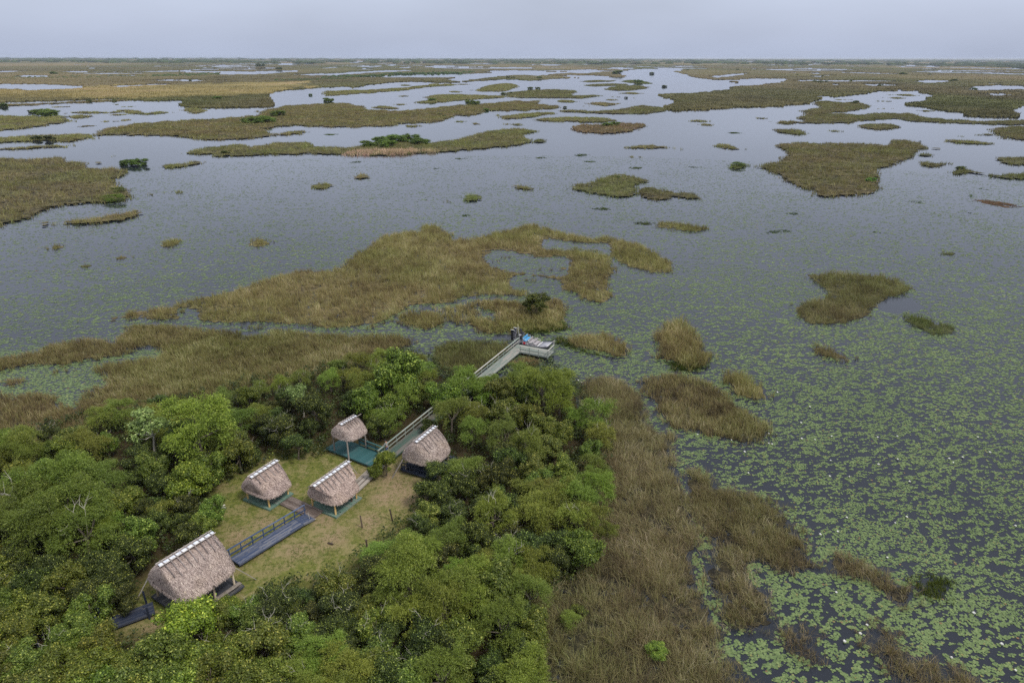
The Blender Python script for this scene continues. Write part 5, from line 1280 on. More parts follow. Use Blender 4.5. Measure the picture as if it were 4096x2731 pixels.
def hut(label, c, deg, ze, zr, Lr, Le, Wd, plat, zp, deckmat, postmat, nstick, across, posts, tint=(1, 1, 1), sup=5.0, gablet=False, stick_len=.62, pole_over=.12, pr=.1, edgemat=None, poletip=0, props=(), ground_posts=False, nplank=18, stiltmat='dark_post', postz=None):
    """open thatched hut; local x runs along the ridge, local -y faces the front"""
    root = tag(empty('thatched_hut', (c[0], c[1], 0), math.radians(deg)), label, 'hut', 'thatched huts in the clearing')
    g = np.random.default_rng(int(c[0] * 100) % 9973 + 3)
    # roof surface: eave loop -> ridge line
    def surf(th, t):
        cu, cv = np.cos(th), np.sin(th)
        eu = Le * np.sign(cu) * np.abs(cu) ** (2 / sup); ev = Wd * np.sign(cv) * np.abs(cv) ** (2 / sup)
        lr = (Lr - .95) if gablet else Lr
        ru = np.clip(eu * (lr / Le if Lr > Le else 1), -lr, lr)
        k = t ** .93
        bulge = np.sin(np.pi * np.clip(t, 0, 1)) * .13
        x = ru + (eu - ru) * k; y = ev * k
        zt = zr - .12 - (zr - .12 - ze) * t ** 1.12 + bulge
        nr = np.hypot(cu, cv)
        return np.stack([x + cu / nr * bulge * .5, y + cv / nr * bulge * .5, zt], -1)
    nth, ntt = 72, 12
    th = np.linspace(0, 2 * np.pi, nth, endpoint=False); tt = np.linspace(0, 1, ntt)
    TH, TT = np.meshgrid(th, tt); V = surf(TH.ravel(), TT.ravel())
    V += g.normal(size=V.shape) * .022
    under = V.copy(); under[:, 2] -= .17; V2 = np.concatenate([V, under])
    idx = np.arange(nth * ntt).reshape(ntt, nth); nx = np.roll(idx, -1, 1)
    f1 = np.stack([idx[:-1].ravel(), nx[:-1].ravel(), nx[1:].ravel(), idx[1:].ravel()], 1)
    f2 = f1[:, ::-1] + nth * ntt
    rim = np.stack([idx[-1], nx[-1], nx[-1] + nth * ntt, idx[-1] + nth * ntt], 1)
    parts = [(V2, [f1, f2, rim], np.clip(.3 + g.normal(0, .1, len(V2)), 0, 1))]
    # palm leaves laid over it
    area = 2 * (Le + Wd) * 2 * math.hypot(Wd, zr - ze) * .75
    _t = np.linspace(0, 2 * np.pi, 1441); _p = surf(_t, np.full(1441, .75)); _s = np.concatenate([[0], np.cumsum(np.linalg.norm(np.diff(_p, axis=0), axis=1))])
    arc = lambda k: np.interp(g.uniform(0, _s[-1], k), _s, _t)      # even spacing round the roof
    n = int(area * 340)
    def strands(P, down, out, n, rnd, lmin=.11, lmax=.28):
        L = g.uniform(lmin, lmax, n); w = g.uniform(.02, .045, n)
        side = np.cross(down, out); side /= np.linalg.norm(side, axis=1, keepdims=True) + 1e-9
        tilt = g.normal(0, .22, n)[:, None]
        dn = unit(down + side * tilt)
        lift = g.uniform(.01, .05, n)[:, None]; lift2 = lift + g.uniform(.0, .075, n)[:, None]
        a = P + out * lift; b = P + dn * (L * .55)[:, None] + out * lift2; e_ = P + dn * L[:, None] + out * (lift2 * .75)
        s = side * (w / 2)[:, None]
        VV = np.stack([a - s * .6, a + s * .6, b + s, b - s, e_], 1).reshape(-1, 3); i = np.arange(n)[:, None] * 5
        return VV, [i + np.array([0, 1, 2, 3]), i + np.array([3, 2, 4])], np.repeat(rnd, 5)
    th_ = arc(n); t_ = g.uniform(0.0, .97, n) ** .62
    P = surf(th_, t_); e1_ = surf(th_, np.minimum(t_ + .02, 1.02)); e2_ = surf(th_ + .01, t_)
    down = unit(e1_ - P); tan = unit(e2_ - P + 1e-9); out = unit(np.cross(tan, down)); out *= np.sign(out[:, 2:3] + 1e-9)
    rnd = np.clip(g.beta(2.4, 2.4, n) + .25 * (vnoise(th_ * 14, t_ * 8, 3) - .5), 0, 1)
    parts.append(strands(P, down, out, n, rnd))
    # ragged fringe
    nf = int(4 * (Le + Wd) * 220)
    th_ = arc(nf); t_ = g.uniform(.93, 1.0, nf)
    P = surf(th_, t_); P[:, 2] -= g.uniform(0, .16, nf)
    out = unit(np.stack([np.cos(th_), np.sin(th_), np.full(nf, .25)], 1))
    down = unit(np.stack([np.cos(th_) * .3, np.sin(th_) * .3, np.full(nf, -1.0)], 1))
    ln = .75 + .7 * vnoise(th_ * 24, th_ * 0, 8)
    a_ = strands(P, down, out, nf, np.clip(g.beta(2.2, 2.2, nf), 0, 1), .1, .3)
    parts.append(a_)
    if gablet:      # upper gable running past both ends of the roof below
        for s in (-1, 1):
            nu, nv = 22, 6
            uu = np.linspace(-1, 1, nu); vv = np.linspace(0, 1, nv); U, Vv = np.meshgrid(uu, vv)
            half = Lr * (1 - .30 * Vv)
            x = U * half; y = s * Vv * Wd * .66; z = zr + .02 - (zr - ze) * .60 * Vv + .06
            top = np.stack([x.ravel(), y.ravel(), z.ravel()], 1); bot = top.copy(); bot[:, 2] -= .22
            ii = np.arange(nu * nv).reshape(nv, nu)
            fa = np.stack([ii[:-1, :-1].ravel(), ii[:-1, 1:].ravel(), ii[1:, 1:].ravel(), ii[1:, :-1].ravel()], 1)
            k0 = nu * nv
            sd = [np.stack([ii[:-1, c_], ii[1:, c_], ii[1:, c_] + k0, ii[:-1, c_] + k0], 1) for c_ in (0, -1)] + [np.stack([ii[-1, :-1], ii[-1, 1:], ii[-1, 1:] + k0, ii[-1, :-1] + k0], 1)]
            parts.append((np.concatenate([top, bot]), [fa, fa + k0] + sd, np.full(2 * k0, .3)))
            m = int(2 * Lr * Wd * .85 * 380); v_ = g.uniform(0, 1, m) ** .8; u_ = g.uniform(-1, 1, m)
            Pp = np.stack([u_ * Lr * (1 - .30 * v_), s * v_ * Wd * .66, zr + .08 - (zr - ze) * .60 * v_], 1)
            dn = np.tile(unit(np.array([[0, s * Wd * .66, -(zr - ze) * .60]])), (m, 1)); ot = np.tile(unit(np.array([[0, s * (zr - ze) * .6, Wd * .66]])), (m, 1))
            parts.append(strands(Pp, dn, ot, m, np.clip(g.beta(2.6, 2.2, m), 0, 1)))
    VV, FF, rr = join(parts)
    roof = obj('thatch_roof', mesh_np('thatch_roof', VV, FF, M['thatch'], {'rnd': rr}), root, tint)
    # white ridge cap in sheets, held by two poles and pairs of sticks
    cl = Lr * 2 + .1; ns = max(4, round(cl / .62)); zc = zr + (.14 if gablet else .08)
    for i in range(ns):
        x0 = -cl / 2 + cl * i / ns + .004; x1 = -cl / 2 + cl * (i + 1) / ns + .03
        Vc = []; dz = random.uniform(-.012, .012)
        for x in (x0, x1):
            for a in np.linspace(-1.15, 1.15, 7):
                Vc.append((x, math.sin(a) * .24, zc - .20 + math.cos(a) * .24 + dz + (.006 if i % 2 else 0)))
        Vc = np.array(Vc); lo = Vc.copy(); lo[:, 2] -= .012
        fc = [(k, k + 1, k + 8, k + 7) for k in range(6)]; fc2 = [(d_ + 14, c_ + 14, b_ + 14, a_ + 14) for a_, b_, c_, d_ in fc]
        ed = [(0, 7, 21, 14), (6, 20, 27, 13)] + [(k + 1, k, k + 14, k + 15) for k in range(6)] + [(k + 7, k + 8, k + 22, k + 21) for k in range(6)]
        obj('ridge_sheet', mesh_np('ridge_sheet', np.concatenate([Vc, lo]), [np.array(fc + fc2 + ed)], M['cap']), root)
    for s in (-1, 1):
        rod('ridge_pole', root, 'pole', (-Lr - pole_over, s * .30, zc + .02), (Lr + pole_over + (poletip if s < 0 else 0), s * .30, zc + .02), .05)
    def rz(y):
        k = y / Wd
        if gablet: return zr + .10 - (zr - ze) * .60 * (y / (Wd * .66))
        t = k ** (1 / .93); return zr - .12 - (zr - .12 - ze) * t ** 1.12 + math.sin(math.pi * t) * .16
    for i in range(nstick):
        x = -Lr + .32 + (2 * Lr - .6) * i / (nstick - 1)
        piece('cross_stick', root, 'stick', (x, -.36, zc + .075), (x, .36, zc + .075), .075, .05)
        for s in (-1, 1):
            y1 = .3 + (Wd - .3) * stick_len * random.uniform(.8, 1.08); xo = x + (.02 if s > 0 else 0)
            rod('tie_stick', root, 'stick', (xo, s * .32, max(zc + .02, rz(.32) + .1)), (xo + random.uniform(-.05, .05), s * y1, rz(y1) + .15), .036)
    # platform
    u0, u1, v0, v1 = plat        # v grows toward the front
    if across: deck(root, (u0, -(v0 + v1) / 2), (u1, -(v0 + v1) / 2), v1 - v0, zp, zp, deckmat, nplank, along=False, stilts=True, edgemat=edgemat, stiltmat=stiltmat)
    else: deck(root, (u0, -(v0 + v1) / 2), (u1, -(v0 + v1) / 2), v1 - v0, zp, zp, deckmat, nplank, along=True, stilts=True, edgemat=edgemat, stiltmat=stiltmat)
    for (u, v) in posts:
        lean = (random.uniform(-.05, .05), random.uniform(-.05, .05))
        # the post meets the thatch above it
        k = max(abs(u) / Le, abs(v) / Wd); zt = min(zr - .4, ze + (zr - ze) * (1 - k) + .1)
        rod('post', root, postmat, (u, -v, -.15 if ground_posts else zp - .02), (u + lean[0] * .6, -v + lean[1] * .6, zt), pr)
    # rafters and beams under the thatch
    for v in (-Wd * .62, Wd * .62):
        rod('eave_beam', root, 'pole', (-Le * .92, -v, ze + (zr - ze) * .28 - .1), (Le * .92, -v, ze + (zr - ze) * .28 - .1), .06)
    inv = (Matrix.Translation((c[0], c[1], 0)) @ Matrix.Rotation(math.radians(deg), 4, 'Z')).inverted()
    for (p0, p1) in props:          # board props: eave point (local) and the photo point where the foot stands
        piece('prop', root, 'pole', p0, inv @ at(p1[0], p1[1], .12), .14, .06)
    return root

hA = hut('largest thatched hut, nearest the camera, at the foot of the blue walkway', (-27.75, 47.0), 57.5, 2.72, 5.2, 2.5, 2.65, 3.0, (-2.45, 2.7, -2.7, 2.95), .6, 'char_wood', 'cream_post', 9, False,
         [(-2.1, 2.35), (.3, 2.35), (2.25, 2.3), (-2.1, -2.3), (.3, -2.3), (2.2, -2.3)], edgemat='navy_wood', nplank=26, stick_len=.46, tint=(.97, .96, .96), props=[((2.5, -2.7, 2.55), (1025, 2317)), ((-2.4, 2.7, 2.5), (536, 2417))])
hB = hut('green-decked thatched hut at the left of the clearing', (-26.2, 61.4), 62, 1.85, 3.78, 1.8, 1.75, 2.35, (-1.62, 1.7, -1.95, 1.9), .34, 'sage_wood', 'yellow_post', 6, True,
         [(-1.3, 1.55), (1.35, 1.55), (-1.3, -1.6), (1.35, -1.6)], edgemat='sage_wood', sup=4, nplank=23, stick_len=.48, tint=(1.04, 1.0, 1.0))
hC = hut('green-decked thatched hut with long overhanging ridge in the middle of the clearing', (-18.8, 60.45), 61, 1.9, 3.78, 2.6, 2.0, 2.3, (-1.9, 2.0, -1.9, 1.95), .34, 'sage_wood', 'yellow_post', 9, True,
         [(-1.6, 1.6), (1.6, 1.6), (-1.6, -1.6), (1.6, -1.6)], edgemat='sage_wood', gablet=True, sup=4, nplank=27, stick_len=.5, tint=(1.07, 1.02, 1.0))
hD = hut('small high thatched hut on the teal deck at the back of the clearing', (-19.25, 70.5), 58, 3.15, 4.55, 1.2, 1.62, 1.8, (-1.36, 1.36, -2.75, 4.35), .6, 'teal_wood', 'pole', 6, False,
         [(-1.2, -1.5), (1.2, -1.5), (-1.55, 1.15), (1.2, 1.3)], sup=3.4, ground_posts=True, nplank=17, poletip=.55, stick_len=.5, tint=(.98, .97, .97), props=[((1.45, .3, 3.1), (1479, 1772))])
hE = hut('round-eaved thatched hut on a dark navy deck beside the grey boardwalk', (-9.75, 67.2), 63, 2.4, 4.65, 1.95, 2.35, 2.35, (-2.1, 3.0, -2.25, 2.2), .62, 'navy_wood', 'cream_post', 7, False,
         [(-1.75, 1.6), (-1.75, -1.7), (1.8, 1.7), (1.8, -1.7)], sup=3.2, nplank=22, stick_len=.66, props=[((-2.1, 1.7, 2.2), (1568, 1912))])
# extra fittings that belong to single huts
def hut_bench(root, p0, p1, z, mat, legs=3):
    b = empty('bench'); b.parent = root
    p0 = Vector(p0); p1 = Vector(p1)
    x = (p1 - p0).normalized(); y = Vector((-x.y, x.x, 0))
    for k in (-.5, .5): piece('seat_board', b, mat, p0 + y * k * .2 + Vector((0, 0, z)), p1 + y * k * .2 + Vector((0, 0, z)), .19, .045)
    for i in range(legs):
        c = p0.lerp(p1, (i + .1) / (legs - .8))
        piece('bench_leg', b, mat, c + Vector((0, 0, z - .44)), c + Vector((0, 0, z - .02)), .28, .07)
hut_bench(hE, (-1.75, 1.7 - .1, 0), (-1.75, -1.9, 0), 1.06, 'navy_wood')
hut_bench(hA, (-.2, -2.72, 0), (2.6, -2.72, 0), .92, 'grey_wood')
# sawn stump of a post on the middle hut's deck, and the dark letter mark painted by its corner post
rod('cut_post', hC, 'dark_post', (.95, -1.5, .33), (.93, -1.5, .95), .1)
M['mark'] = plain('mark', (.02, .03, .03), .8, .2)
def stroke(root, x0, y0, x1, y1, w=.07):
    piece('painted_letter', root, 'mark', (x0, y0, .352), (x1, y1, .352), w, .006)
stroke(hC, -1.22, -1.55, -1.10, -1.82); stroke(hC, -1.00, -1.62, -1.10, -1.82); stroke(hC, -1.42, -1.60, -1.36, -1.84, .05); stroke(hC, -1.42, -1.60, -1.28, -1.74, .05)
# teal bench-rail along the back of the teal deck
for z, w, h in ((1.55, .2, .05), (1.2, .05, .14), (.98, .34, .05)):
    piece('bench_rail', hD, 'teal_wood', (1.28, -.1, z), (1.28, -4.2, z), w, h)
for k in range(4):
    y = -.15 - k * 1.32; piece('bench_leg', hD, 'teal_wood', (1.28, y, .35), (1.28, y, 1.53), .09, .09)
# dark railing at the boardwalk side of the navy deck
for z in (1.45, 1.05): piece('deck_rail', hE, 'navy_wood', (-2.05, 2.1, z), (-1.95, .9, z), .12, .06)
for y in (2.1, .95): piece('railing_post', hE, 'navy_wood', (-2.03, y, .3), (-2.03, y, 1.45), .09, .09)

# ---- walkways
def walkway(label, name='boardwalk'):
    return tag(empty(name), label, 'boardwalk')
w = walkway('dark blue wooden walkway with one rail from the largest hut to the clearing', 'blue_walkway')
P0, P1 = Vector((-25.75, 50.8)), Vector((-21.55, 56.7)); P2 = Vector((-20.75, 57.85))
deck(w, P0, P1, 1.45, .66, .62, 'blue_wood', 8, seg=3.3, edgemat='blue_wood')
deck(w, P1 + (P2 - P1).normalized() * .07, P2, 1.45, .60, .42, 'blue_wood', 8, seg=3.3, stilts=False, edgemat='blue_wood')
nrm = Vector((-(P1 - P0).y, (P1 - P0).x)).normalized() * .74
railing(w, P0 + nrm, P2 + nrm, .66, .5, 8, 'blue_rail', hgt=.98, cap=.16, mids=(.45,), over=(.2, .1))
w = walkway('short dark grey walkway linking the two green-decked huts', 'grey_walkway')
deck(w, (-24.1, 60.75), (-20.05, 58.25), 1.5, .36, .36, 'brown_wood', 8, seg=4.5, edgemat='brown_wood')
piece('cross_board', w, 'grey_wood', (-20.95, 57.75, .385), (-20.0, 57.4, .385), .16, .04)
w = walkway('weathered grey walkway from the long-ridged hut to the teal deck', 'grey_walkway')
deck(w, (-17.35, 62.6), (-15.25, 67.55), 1.35, .42, .5, 'grey_wood', 8, seg=3.6, edgemat='grey_wood', rag=.2)
w = walkway('long green-grey railed boardwalk and dock running through the trees to the airboat', 'boardwalk')
A0, A1 = Vector((-14.85, 68.35)), Vector((.75, 100.85)); dd = (A1 - A0).normalized(); nn = Vector((-dd.y, dd.x))
mid = A0 + dd * 16
deck(w, A0, mid, 1.55, .6, .6, 'green_deck', 8, seg=3.8, edgemat='green_deck')
deck(w, mid + dd * .06, A1, 1.55, .6, .6, 'dock_deck', 8, seg=3.8, edgemat='green_rail')
railing(w, A0 + nn * .78, A1 + nn * .78 + dd * 2.35, .6, .6, 22, 'green_rail', hgt=1.02, cap=.2, mids=(.5,), capmat='green_rail')
# dock head: boards across
Q0 = Vector((1.3, 99.9)); Q1 = Vector((5.55, 97.95)); ex = (Q1 - Q0).normalized(); ey = Vector((-ex.y, ex.x))
B0 = Q0 - ex * 1.7; dc0 = B0 + ey * 1.4; dc1 = Q1 + ey * 1.4
deck(w, dc0 + dd * .0, dc1, 2.7, .592, .592, 'dock_deck', 11, seg=3.2, edgemat='green_rail')
railing(w, Q0 + ey * .06, Q1 + ey * .06, .6, .6, 4, 'green_rail', hgt=1.02, cap=.2, mids=(.5,))
railing(w, Q1 + ey * .25 + ex * .02, Q1 + ey * 2.65 + ex * .02, .6, .6, 3, 'green_rail', hgt=1.02, cap=.17, mids=(.5,), over=(.15, .05))
w = walkway('dark blue walkway with tall end posts leaving the largest hut down to the left', 'blue_walkway')
deck(w, (-35.6, 41.9), (-30.6, 45.1), 1.4, .5, .58, 'navy_wood', 8, seg=3.2, edgemat='navy_wood')
for (x, y, h) in ((-31.4, 45.6, 1.35), (-33.6, 42.4, 1.7), (-34.2, 43.7, 1.3), (-35.8, 42.6, 1.0), (-30.5, 44.2, .95)):
    piece('railing_post', w, 'navy_wood', (x, y, -.1), (x - .08, y, .5 + h), .12, .12)
w = walkway('overgrown end of a dark blue walkway at the lower left corner', 'blue_walkway')
e0 = at(60, 2690, .5); e1_ = at(165, 2625, .5)
deck(w, (e0.x, e0.y), (e1_.x, e1_.y), 1.4, .5, .5, 'navy_wood', 8, edgemat='navy_wood')
for (px, py, h) in ((70, 2660, 1.5), (118, 2672, 1.1), (160, 2600, 1.3), (25, 2730, 1.4)):
    g = at(px, py, 0); piece('railing_post', w, 'navy_wood', (g.x, g.y, -.1), (g.x - .06, g.y, .4 + h), .13, .13)

# ---- posts and odds and ends on the lawn
def post(label, px0, py0, px1, py1, r, mat, name='fence_post'):
    g = at(px0, py0, .1); dist = (Vector((0, 0, CH)) - g).length
    h = math.hypot(px1 - px0, py1 - py0) * dist / (F_ * .90)
    root = empty(name, (g.x, g.y, .1)); tag(root, label, 'post')
    rod('shaft', root, mat, (0, 0, -.2), ((px1 - px0) * dist / F_, .02, h), r)
    rod('top', root, mat, ((px1 - px0) * dist / F_, .02, h - .004), ((px1 - px0) * dist / F_ + .004, .02, h + .03), r * .8)
post('dark weathered post on the lawn in front of the long-ridged hut', 1450, 2111, 1446, 2062, .085, 'dark_post')
post('dark slanting post on the lawn, nearest to the round-eaved hut', 1571, 2083, 1563, 2035, .085, 'dark_post')
post('short black burnt stump post at the tree edge of the lawn', 1468, 2187, 1467, 2158, .1, 'dark_post')
post('thin white stick standing at the upper end of the blue walkway', 1241, 2085, 1237, 2050, .035, 'pale_wood', 'stick')
g = at(2222, 1412, 0)
pl = empty('mooring_pole', (g.x - .35, g.y, 0)); tag(pl, 'tall thin pale pole standing at the outer corner of the dock', 'pole')
rod('shaft', pl, 'pale_wood', (0, 0, -.4), (.05, 0, 2.15), .05); rod('cross_piece', pl, 'pale_wood', (-.12, 0, 2.05), (.25, .1, 2.2), .035)
for (lab, a, b) in (('upper of two grey planks lying on the grass at the left tree line', (888, 2024), (900, 2018)), ('lower of two grey planks lying on the grass at the left tree line', (874, 2030), (904, 2029))):
    p0, p1 = at(*a, .2), at(*b, .2); r = empty('loose_plank', p0); tag(r, lab, 'plank', 'planks left on the grass')
    piece('board', r, 'pale_wood', (0, 0, 0), p1 - p0, .16, .05)
p0, p1 = at(1312, 2170, .2), at(1332, 2176, .2)
r = empty('fallen_log', p0); tag(r, 'short dark log lying on the brown patch of the lawn', 'log')
rod('wood', r, 'dark_post', (0, 0, 0), p1 - p0, .1); rod('branch_stub', r, 'dark_post', (p1 - p0) * .6, (p1 - p0) * .6 + Vector((.1, .25, .12)), .04)

# ---- airboat
def airboat():
    s0 = Vector((.55, 105.05)); ax = Vector((.905, -.425)); ang = math.atan2(ax.y, ax.x)
    root = empty('airboat', (s0.x, s0.y, 0), ang)
    tag(root, 'flat aluminium airboat with blue and grey benches moored at the dock', 'airboat')
    M['alu'] = plain('alu', (.33, .33, .37), .55, .4, .25, var=.12, scale=2.2)
    M['alu_dk'] = plain('alu_dk', (.16, .16, .185), .5, .5, .4, var=.15, scale=2)
    M['black'] = plain('black', (.02, .02, .024), .6, .4); M['engine'] = plain('engine', (.07, .07, .075), .5, .5, .4, var=.4, scale=12)
    M['white'] = plain('white', (.72, .72, .72), .45, .5, var=.05); M['blue_vinyl'] = plain('blue_vinyl', (.05, .27, .52), .5, .4, var=.06)
    M['grey_vinyl'] = plain('grey_vinyl', (.30, .275, .285), .55, .4, var=.06); M['red'] = plain('red', (.42, .03, .045), .45, .5); M['yellow'] = plain('yellow', (.75, .66, .12), .6, .3)
    Hw = 1.12
    # hull: stern x=0, bow x=6.3
    prof = [(0, .42, Hw), (.05, -.02, Hw - .05)]
    secs = [(-.05, .0, .50, Hw), (1.5, -.02, .50, Hw), (4.6, -.02, .52, Hw), (5.4, .10, .60, Hw * .98), (6.2, .50, .86, Hw * .9)]
    V = []; 
    for x, zb, ztop, w in secs:
        V += [(x, -w * .93, zb), (x, w * .93, zb), (x, w, ztop), (x, -w, ztop)]
    fc = []
    for i in range(len(secs) - 1):
        a = i * 4; b = a + 4
        fc += [(a, a + 1, b + 1, b), (a + 1, a + 2, b + 2, b + 1), (a + 3, a, b, b + 3)]
    fc += [(0, 3, 2, 1), (16, 17, 18, 19)]
    obj('hull', mesh_np('hull', np.array(V), [np.array(fc)], M['alu_dk']), root)
    # inner floor, side decks, bow deck
    def plate(name, P, mat, th=.03):
        P = np.array(P, float); lo = P.copy(); lo[:, 2] -= th; n = len(P)
        f = [list(range(n)), list(range(2 * n - 1, n - 1, -1))]
        sides = np.array([[i, i + n, (i + 1) % n + n, (i + 1) % n] for i in range(n)])
        return obj(name, mesh_np(name, np.concatenate([P, lo]), [np.array(f), sides], M[mat]), root)
    plate('floor', [(-.02, -Hw + .06, .24), (4.5, -Hw + .06, .24), (4.5, Hw - .06, .24), (-.02, Hw - .06, .24)], 'alu')
    for s in (-1, 1):
        plate('side_deck', [(-.05, s * Hw, .55), (4.6, s * Hw, .57), (4.6, s * (Hw - .3), .57), (-.05, s * (Hw - .3), .55)][::s], 'alu_dk')
        plate('inner_side', [(-.05, s * (Hw - .30), .52), (4.6, s * (Hw - .30), .52), (4.6, s * (Hw - .31), .25), (-.05, s * (Hw - .31), .25)][::s], 'alu', .02)
    plate('bow_deck', [(4.5, -Hw + .01, .585), (5.5, -Hw * .97, .66), (6.22, -Hw * .9, .90), (6.22, Hw * .9, .90), (5.5, Hw * .97, .66), (4.5, Hw - .01, .585)], 'alu')
    for y0, y1 in ((-1, 1),): rod('bow_rail', root, 'white', (6.24, -Hw * .92, .95), (6.24, Hw * .92, .95), .03)
    piece('bow_coaming', root, 'white', (4.5, -Hw + .02, .64), (4.5, Hw - .02, .64), .05, .09)
    # benches
    for i, (x, z, mat) in enumerate(((2.05, 1.12, 'blue_vinyl'), (2.95, .86, 'grey_vinyl'), (3.8, .74, 'grey_vinyl'))):
        b = empty('bench'); b.parent = root; W2 = .92
        o = piece('seat', b, mat, (x + .1, -W2, z), (x + .1, W2, z), .54, .09)
        o = piece('backrest', b, mat, (x - .26, -W2, z + .32), (x - .26, W2, z + .32), .09, .27, Vector((-.25, 0, 1)))
        for y in (-W2 - .04, W2 + .04):
            pts_ = [(x - .28, z + .56), (x - .16, z + .34), (x + .28, z + .28), (x + .34, z - .04), (x + .26, .3)]
            for (xa, za), (xb, zb) in zip(pts_, pts_[1:]): rod('arm_tube', b, 'white', (xa, y, za), (xb, y, zb), .022)
            rod('leg', b, 'white', (x - .28, y, .27), (x - .22, y, z + .2), .022)
        for k in range(6):
            y = -W2 + .1 + k * (2 * W2 - .2) / 5
            rod('leg', b, 'white', (x + .27, y, .27), (x + .18, y, z - .04), .018); rod('leg', b, 'white', (x - .15, y, .27), (x + .05, y, z - .04), .018)
        rod('foot_rail', b, 'white', (x + .42, -W2, .46), (x + .42, W2, .46), .022)
        tag(b, ('blue vinyl bench' if i == 0 else 'grey vinyl bench'))
    # step boxes between benches
    piece('step', root, 'grey_vinyl', (2.55, -.98, .55), (2.55, -.2, .55), .5, .05)
    piece('step', root, 'grey_vinyl', (3.4, -.98, .48), (3.4, -.2, .48), .5, .05)
    # driver's seat high behind the benches
    ds = empty('driver_seat'); ds.parent = root
    piece('seat', ds, 'black', (1.15, .05, 1.95), (1.15, .6, 1.95), .48, .1)
    piece('backrest', ds, 'black', (.88, .05, 2.3), (.88, .6, 2.3), .1, .62, Vector((-.3, 0, 1)))
    for y in (.1, .55):
        for xx in (.95, 1.4): rod('leg', ds, 'alu', (xx + (.1 if xx > 1 else -.1), y, .27), (xx, y, 1.92), .028)
    # engine with air cleaner
    en = empty('engine'); en.parent = root
    piece('block', en, 'engine', (.5, .12, 1.02), (1.15, .12, 1.02), .55, .5); piece('cylinder_head', en, 'engine', (.55, -.2, 1.3), (1.1, -.2, 1.3), .22, .25); piece('cylinder_head', en, 'engine', (.55, .42, 1.3), (1.1, .42, 1.3), .22, .25)
    rod('air_cleaner', en, 'grey_vinyl', (.82, .12, 1.46), (.82, .12, 1.66), .27); rod('exhaust', en, 'white', (.35, -.42, 1.2), (.05, -.5, .75), .06); rod('exhaust', en, 'white', (.35, .62, 1.2), (.05, .7, .75), .06)
    for y in (-.35, .6):
        for xx in (.15, 1.05): rod('stand_leg', en, 'alu', (xx, y, .27), (xx + .1, y * .7, .95), .03)
    # cage and propeller
    cg = empty('propeller_cage'); cg.parent = root
    def hoop(x, r, th=.018, seg=36, zc=1.55):
        for k in range(seg):
            a, b = 2 * math.pi * k / seg, 2 * math.pi * (k + 1) / seg
            yield (x, .12 + r * math.cos(a), zc + r * math.sin(a)), (x, .12 + r * math.cos(b), zc + r * math.sin(b))
    bm = bmesh.new()
    for x, r in ((.05, 1.12), (.38, 1.12), (.05, .75), (.38, .7), (.05, .38)):
        for a, b in hoop(x, r): tube_bm(bm, [Vector(a), Vector(b)], [.016, .016], 5)
    me = bpy.data.meshes.new('hoop'); bm.to_mesh(me); bm.free(); me.materials.append(M['alu_dk']); obj('hoop', me, cg)
    for k in range(14):
        a = 2 * math.pi * k / 14
        rod('cage_wire', cg, 'alu', (.03, .12 + .1 * math.cos(a), 1.55 + .1 * math.sin(a)), (.05, .12 + 1.12 * math.cos(a), 1.55 + 1.12 * math.sin(a)), .011)
        rod('cage_wire', cg, 'alu', (.05, .12 + 1.12 * math.cos(a), 1.55 + 1.12 * math.sin(a)), (.38, .12 + 1.12 * math.cos(a), 1.55 + 1.12 * math.sin(a)), .012)
    pr = empty('propeller'); pr.parent = root
    rod('hub', pr, 'black', (.18, .12, 1.55), (.6, .12, 1.55), .08)
    for a in (.5, .5 + math.pi):
        V = []
        for r, w, tw in ((.06, .06, .9), (.35, .1, .6), (.7, .11, .4), (1.02, .05, .3)):
            c = Vector((.24, .12 + r * math.cos(a), 1.55 + r * math.sin(a))); t = Vector((math.sin(tw), -math.sin(a) * math.cos(tw), math.cos(a) * math.cos(tw)))
            V += [c - t * w, c + t * w, c + t * w + Vector((.02, 0, 0)), c - t * w + Vector((.02, 0, 0))]
        fc = [(4 * i + k, 4 * i + (k + 1) % 4, 4 * i + 4 + (k + 1) % 4, 4 * i + 4 + k) for i in range(3) for k in range(4)] + [(12, 13, 14, 15)]
        obj('blade', mesh_np('blade', np.array([tuple(v) for v in V]), [np.array(fc)], M['black']), pr)
    # twin rudders
    for y in (-.42, .62):
        r_ = piece('rudder', root, 'black', (-.06, y, 1.5), (-.6, y, 1.5), .04, 1.85)
        piece('rudder_cap', root, 'white', (0, y, 2.45), (-.62, y, 2.45), .1, .04)
    # flag whip, fuel can, bits
    rod('flag_pole', root, 'white', (1.0, -.35, .3), (.55, -.25, 3.6), .022)
    fv = np.array([(.58, -.26, 3.55), (.62, -.27, 3.05), (.60, -.02, 3.0), (.50, .06, 3.12), (.54, -.05, 3.5)]); f2 = fv + np.array([.012, 0, .0])
    obj('flag', mesh_np('flag', np.concatenate([fv, f2]), [np.array([[0, 1, 2, 3, 4], [9, 8, 7, 6, 5]]), np.array([[i, i + 5, (i + 1) % 5 + 5, (i + 1) % 5] for i in range(5)])], M['yellow']), root)
    fu = empty('fuel_can'); fu.parent = root
    piece('body', fu, 'red', (1.9, -.98, .72), (2.25, -.98, .72), .28, .26); rod('spout', fu, 'red', (1.98, -.98, .84), (1.98, -.98, .94), .04)
    piece('battery_box', root, 'black', (1.3, -.95, .55), (1.65, -.95, .55), .35, .3)
    piece('panel', root, 'white', (1.62, .72, 1.25), (1.62, .95, 1.25), .03, .55)
    return root
airboat()

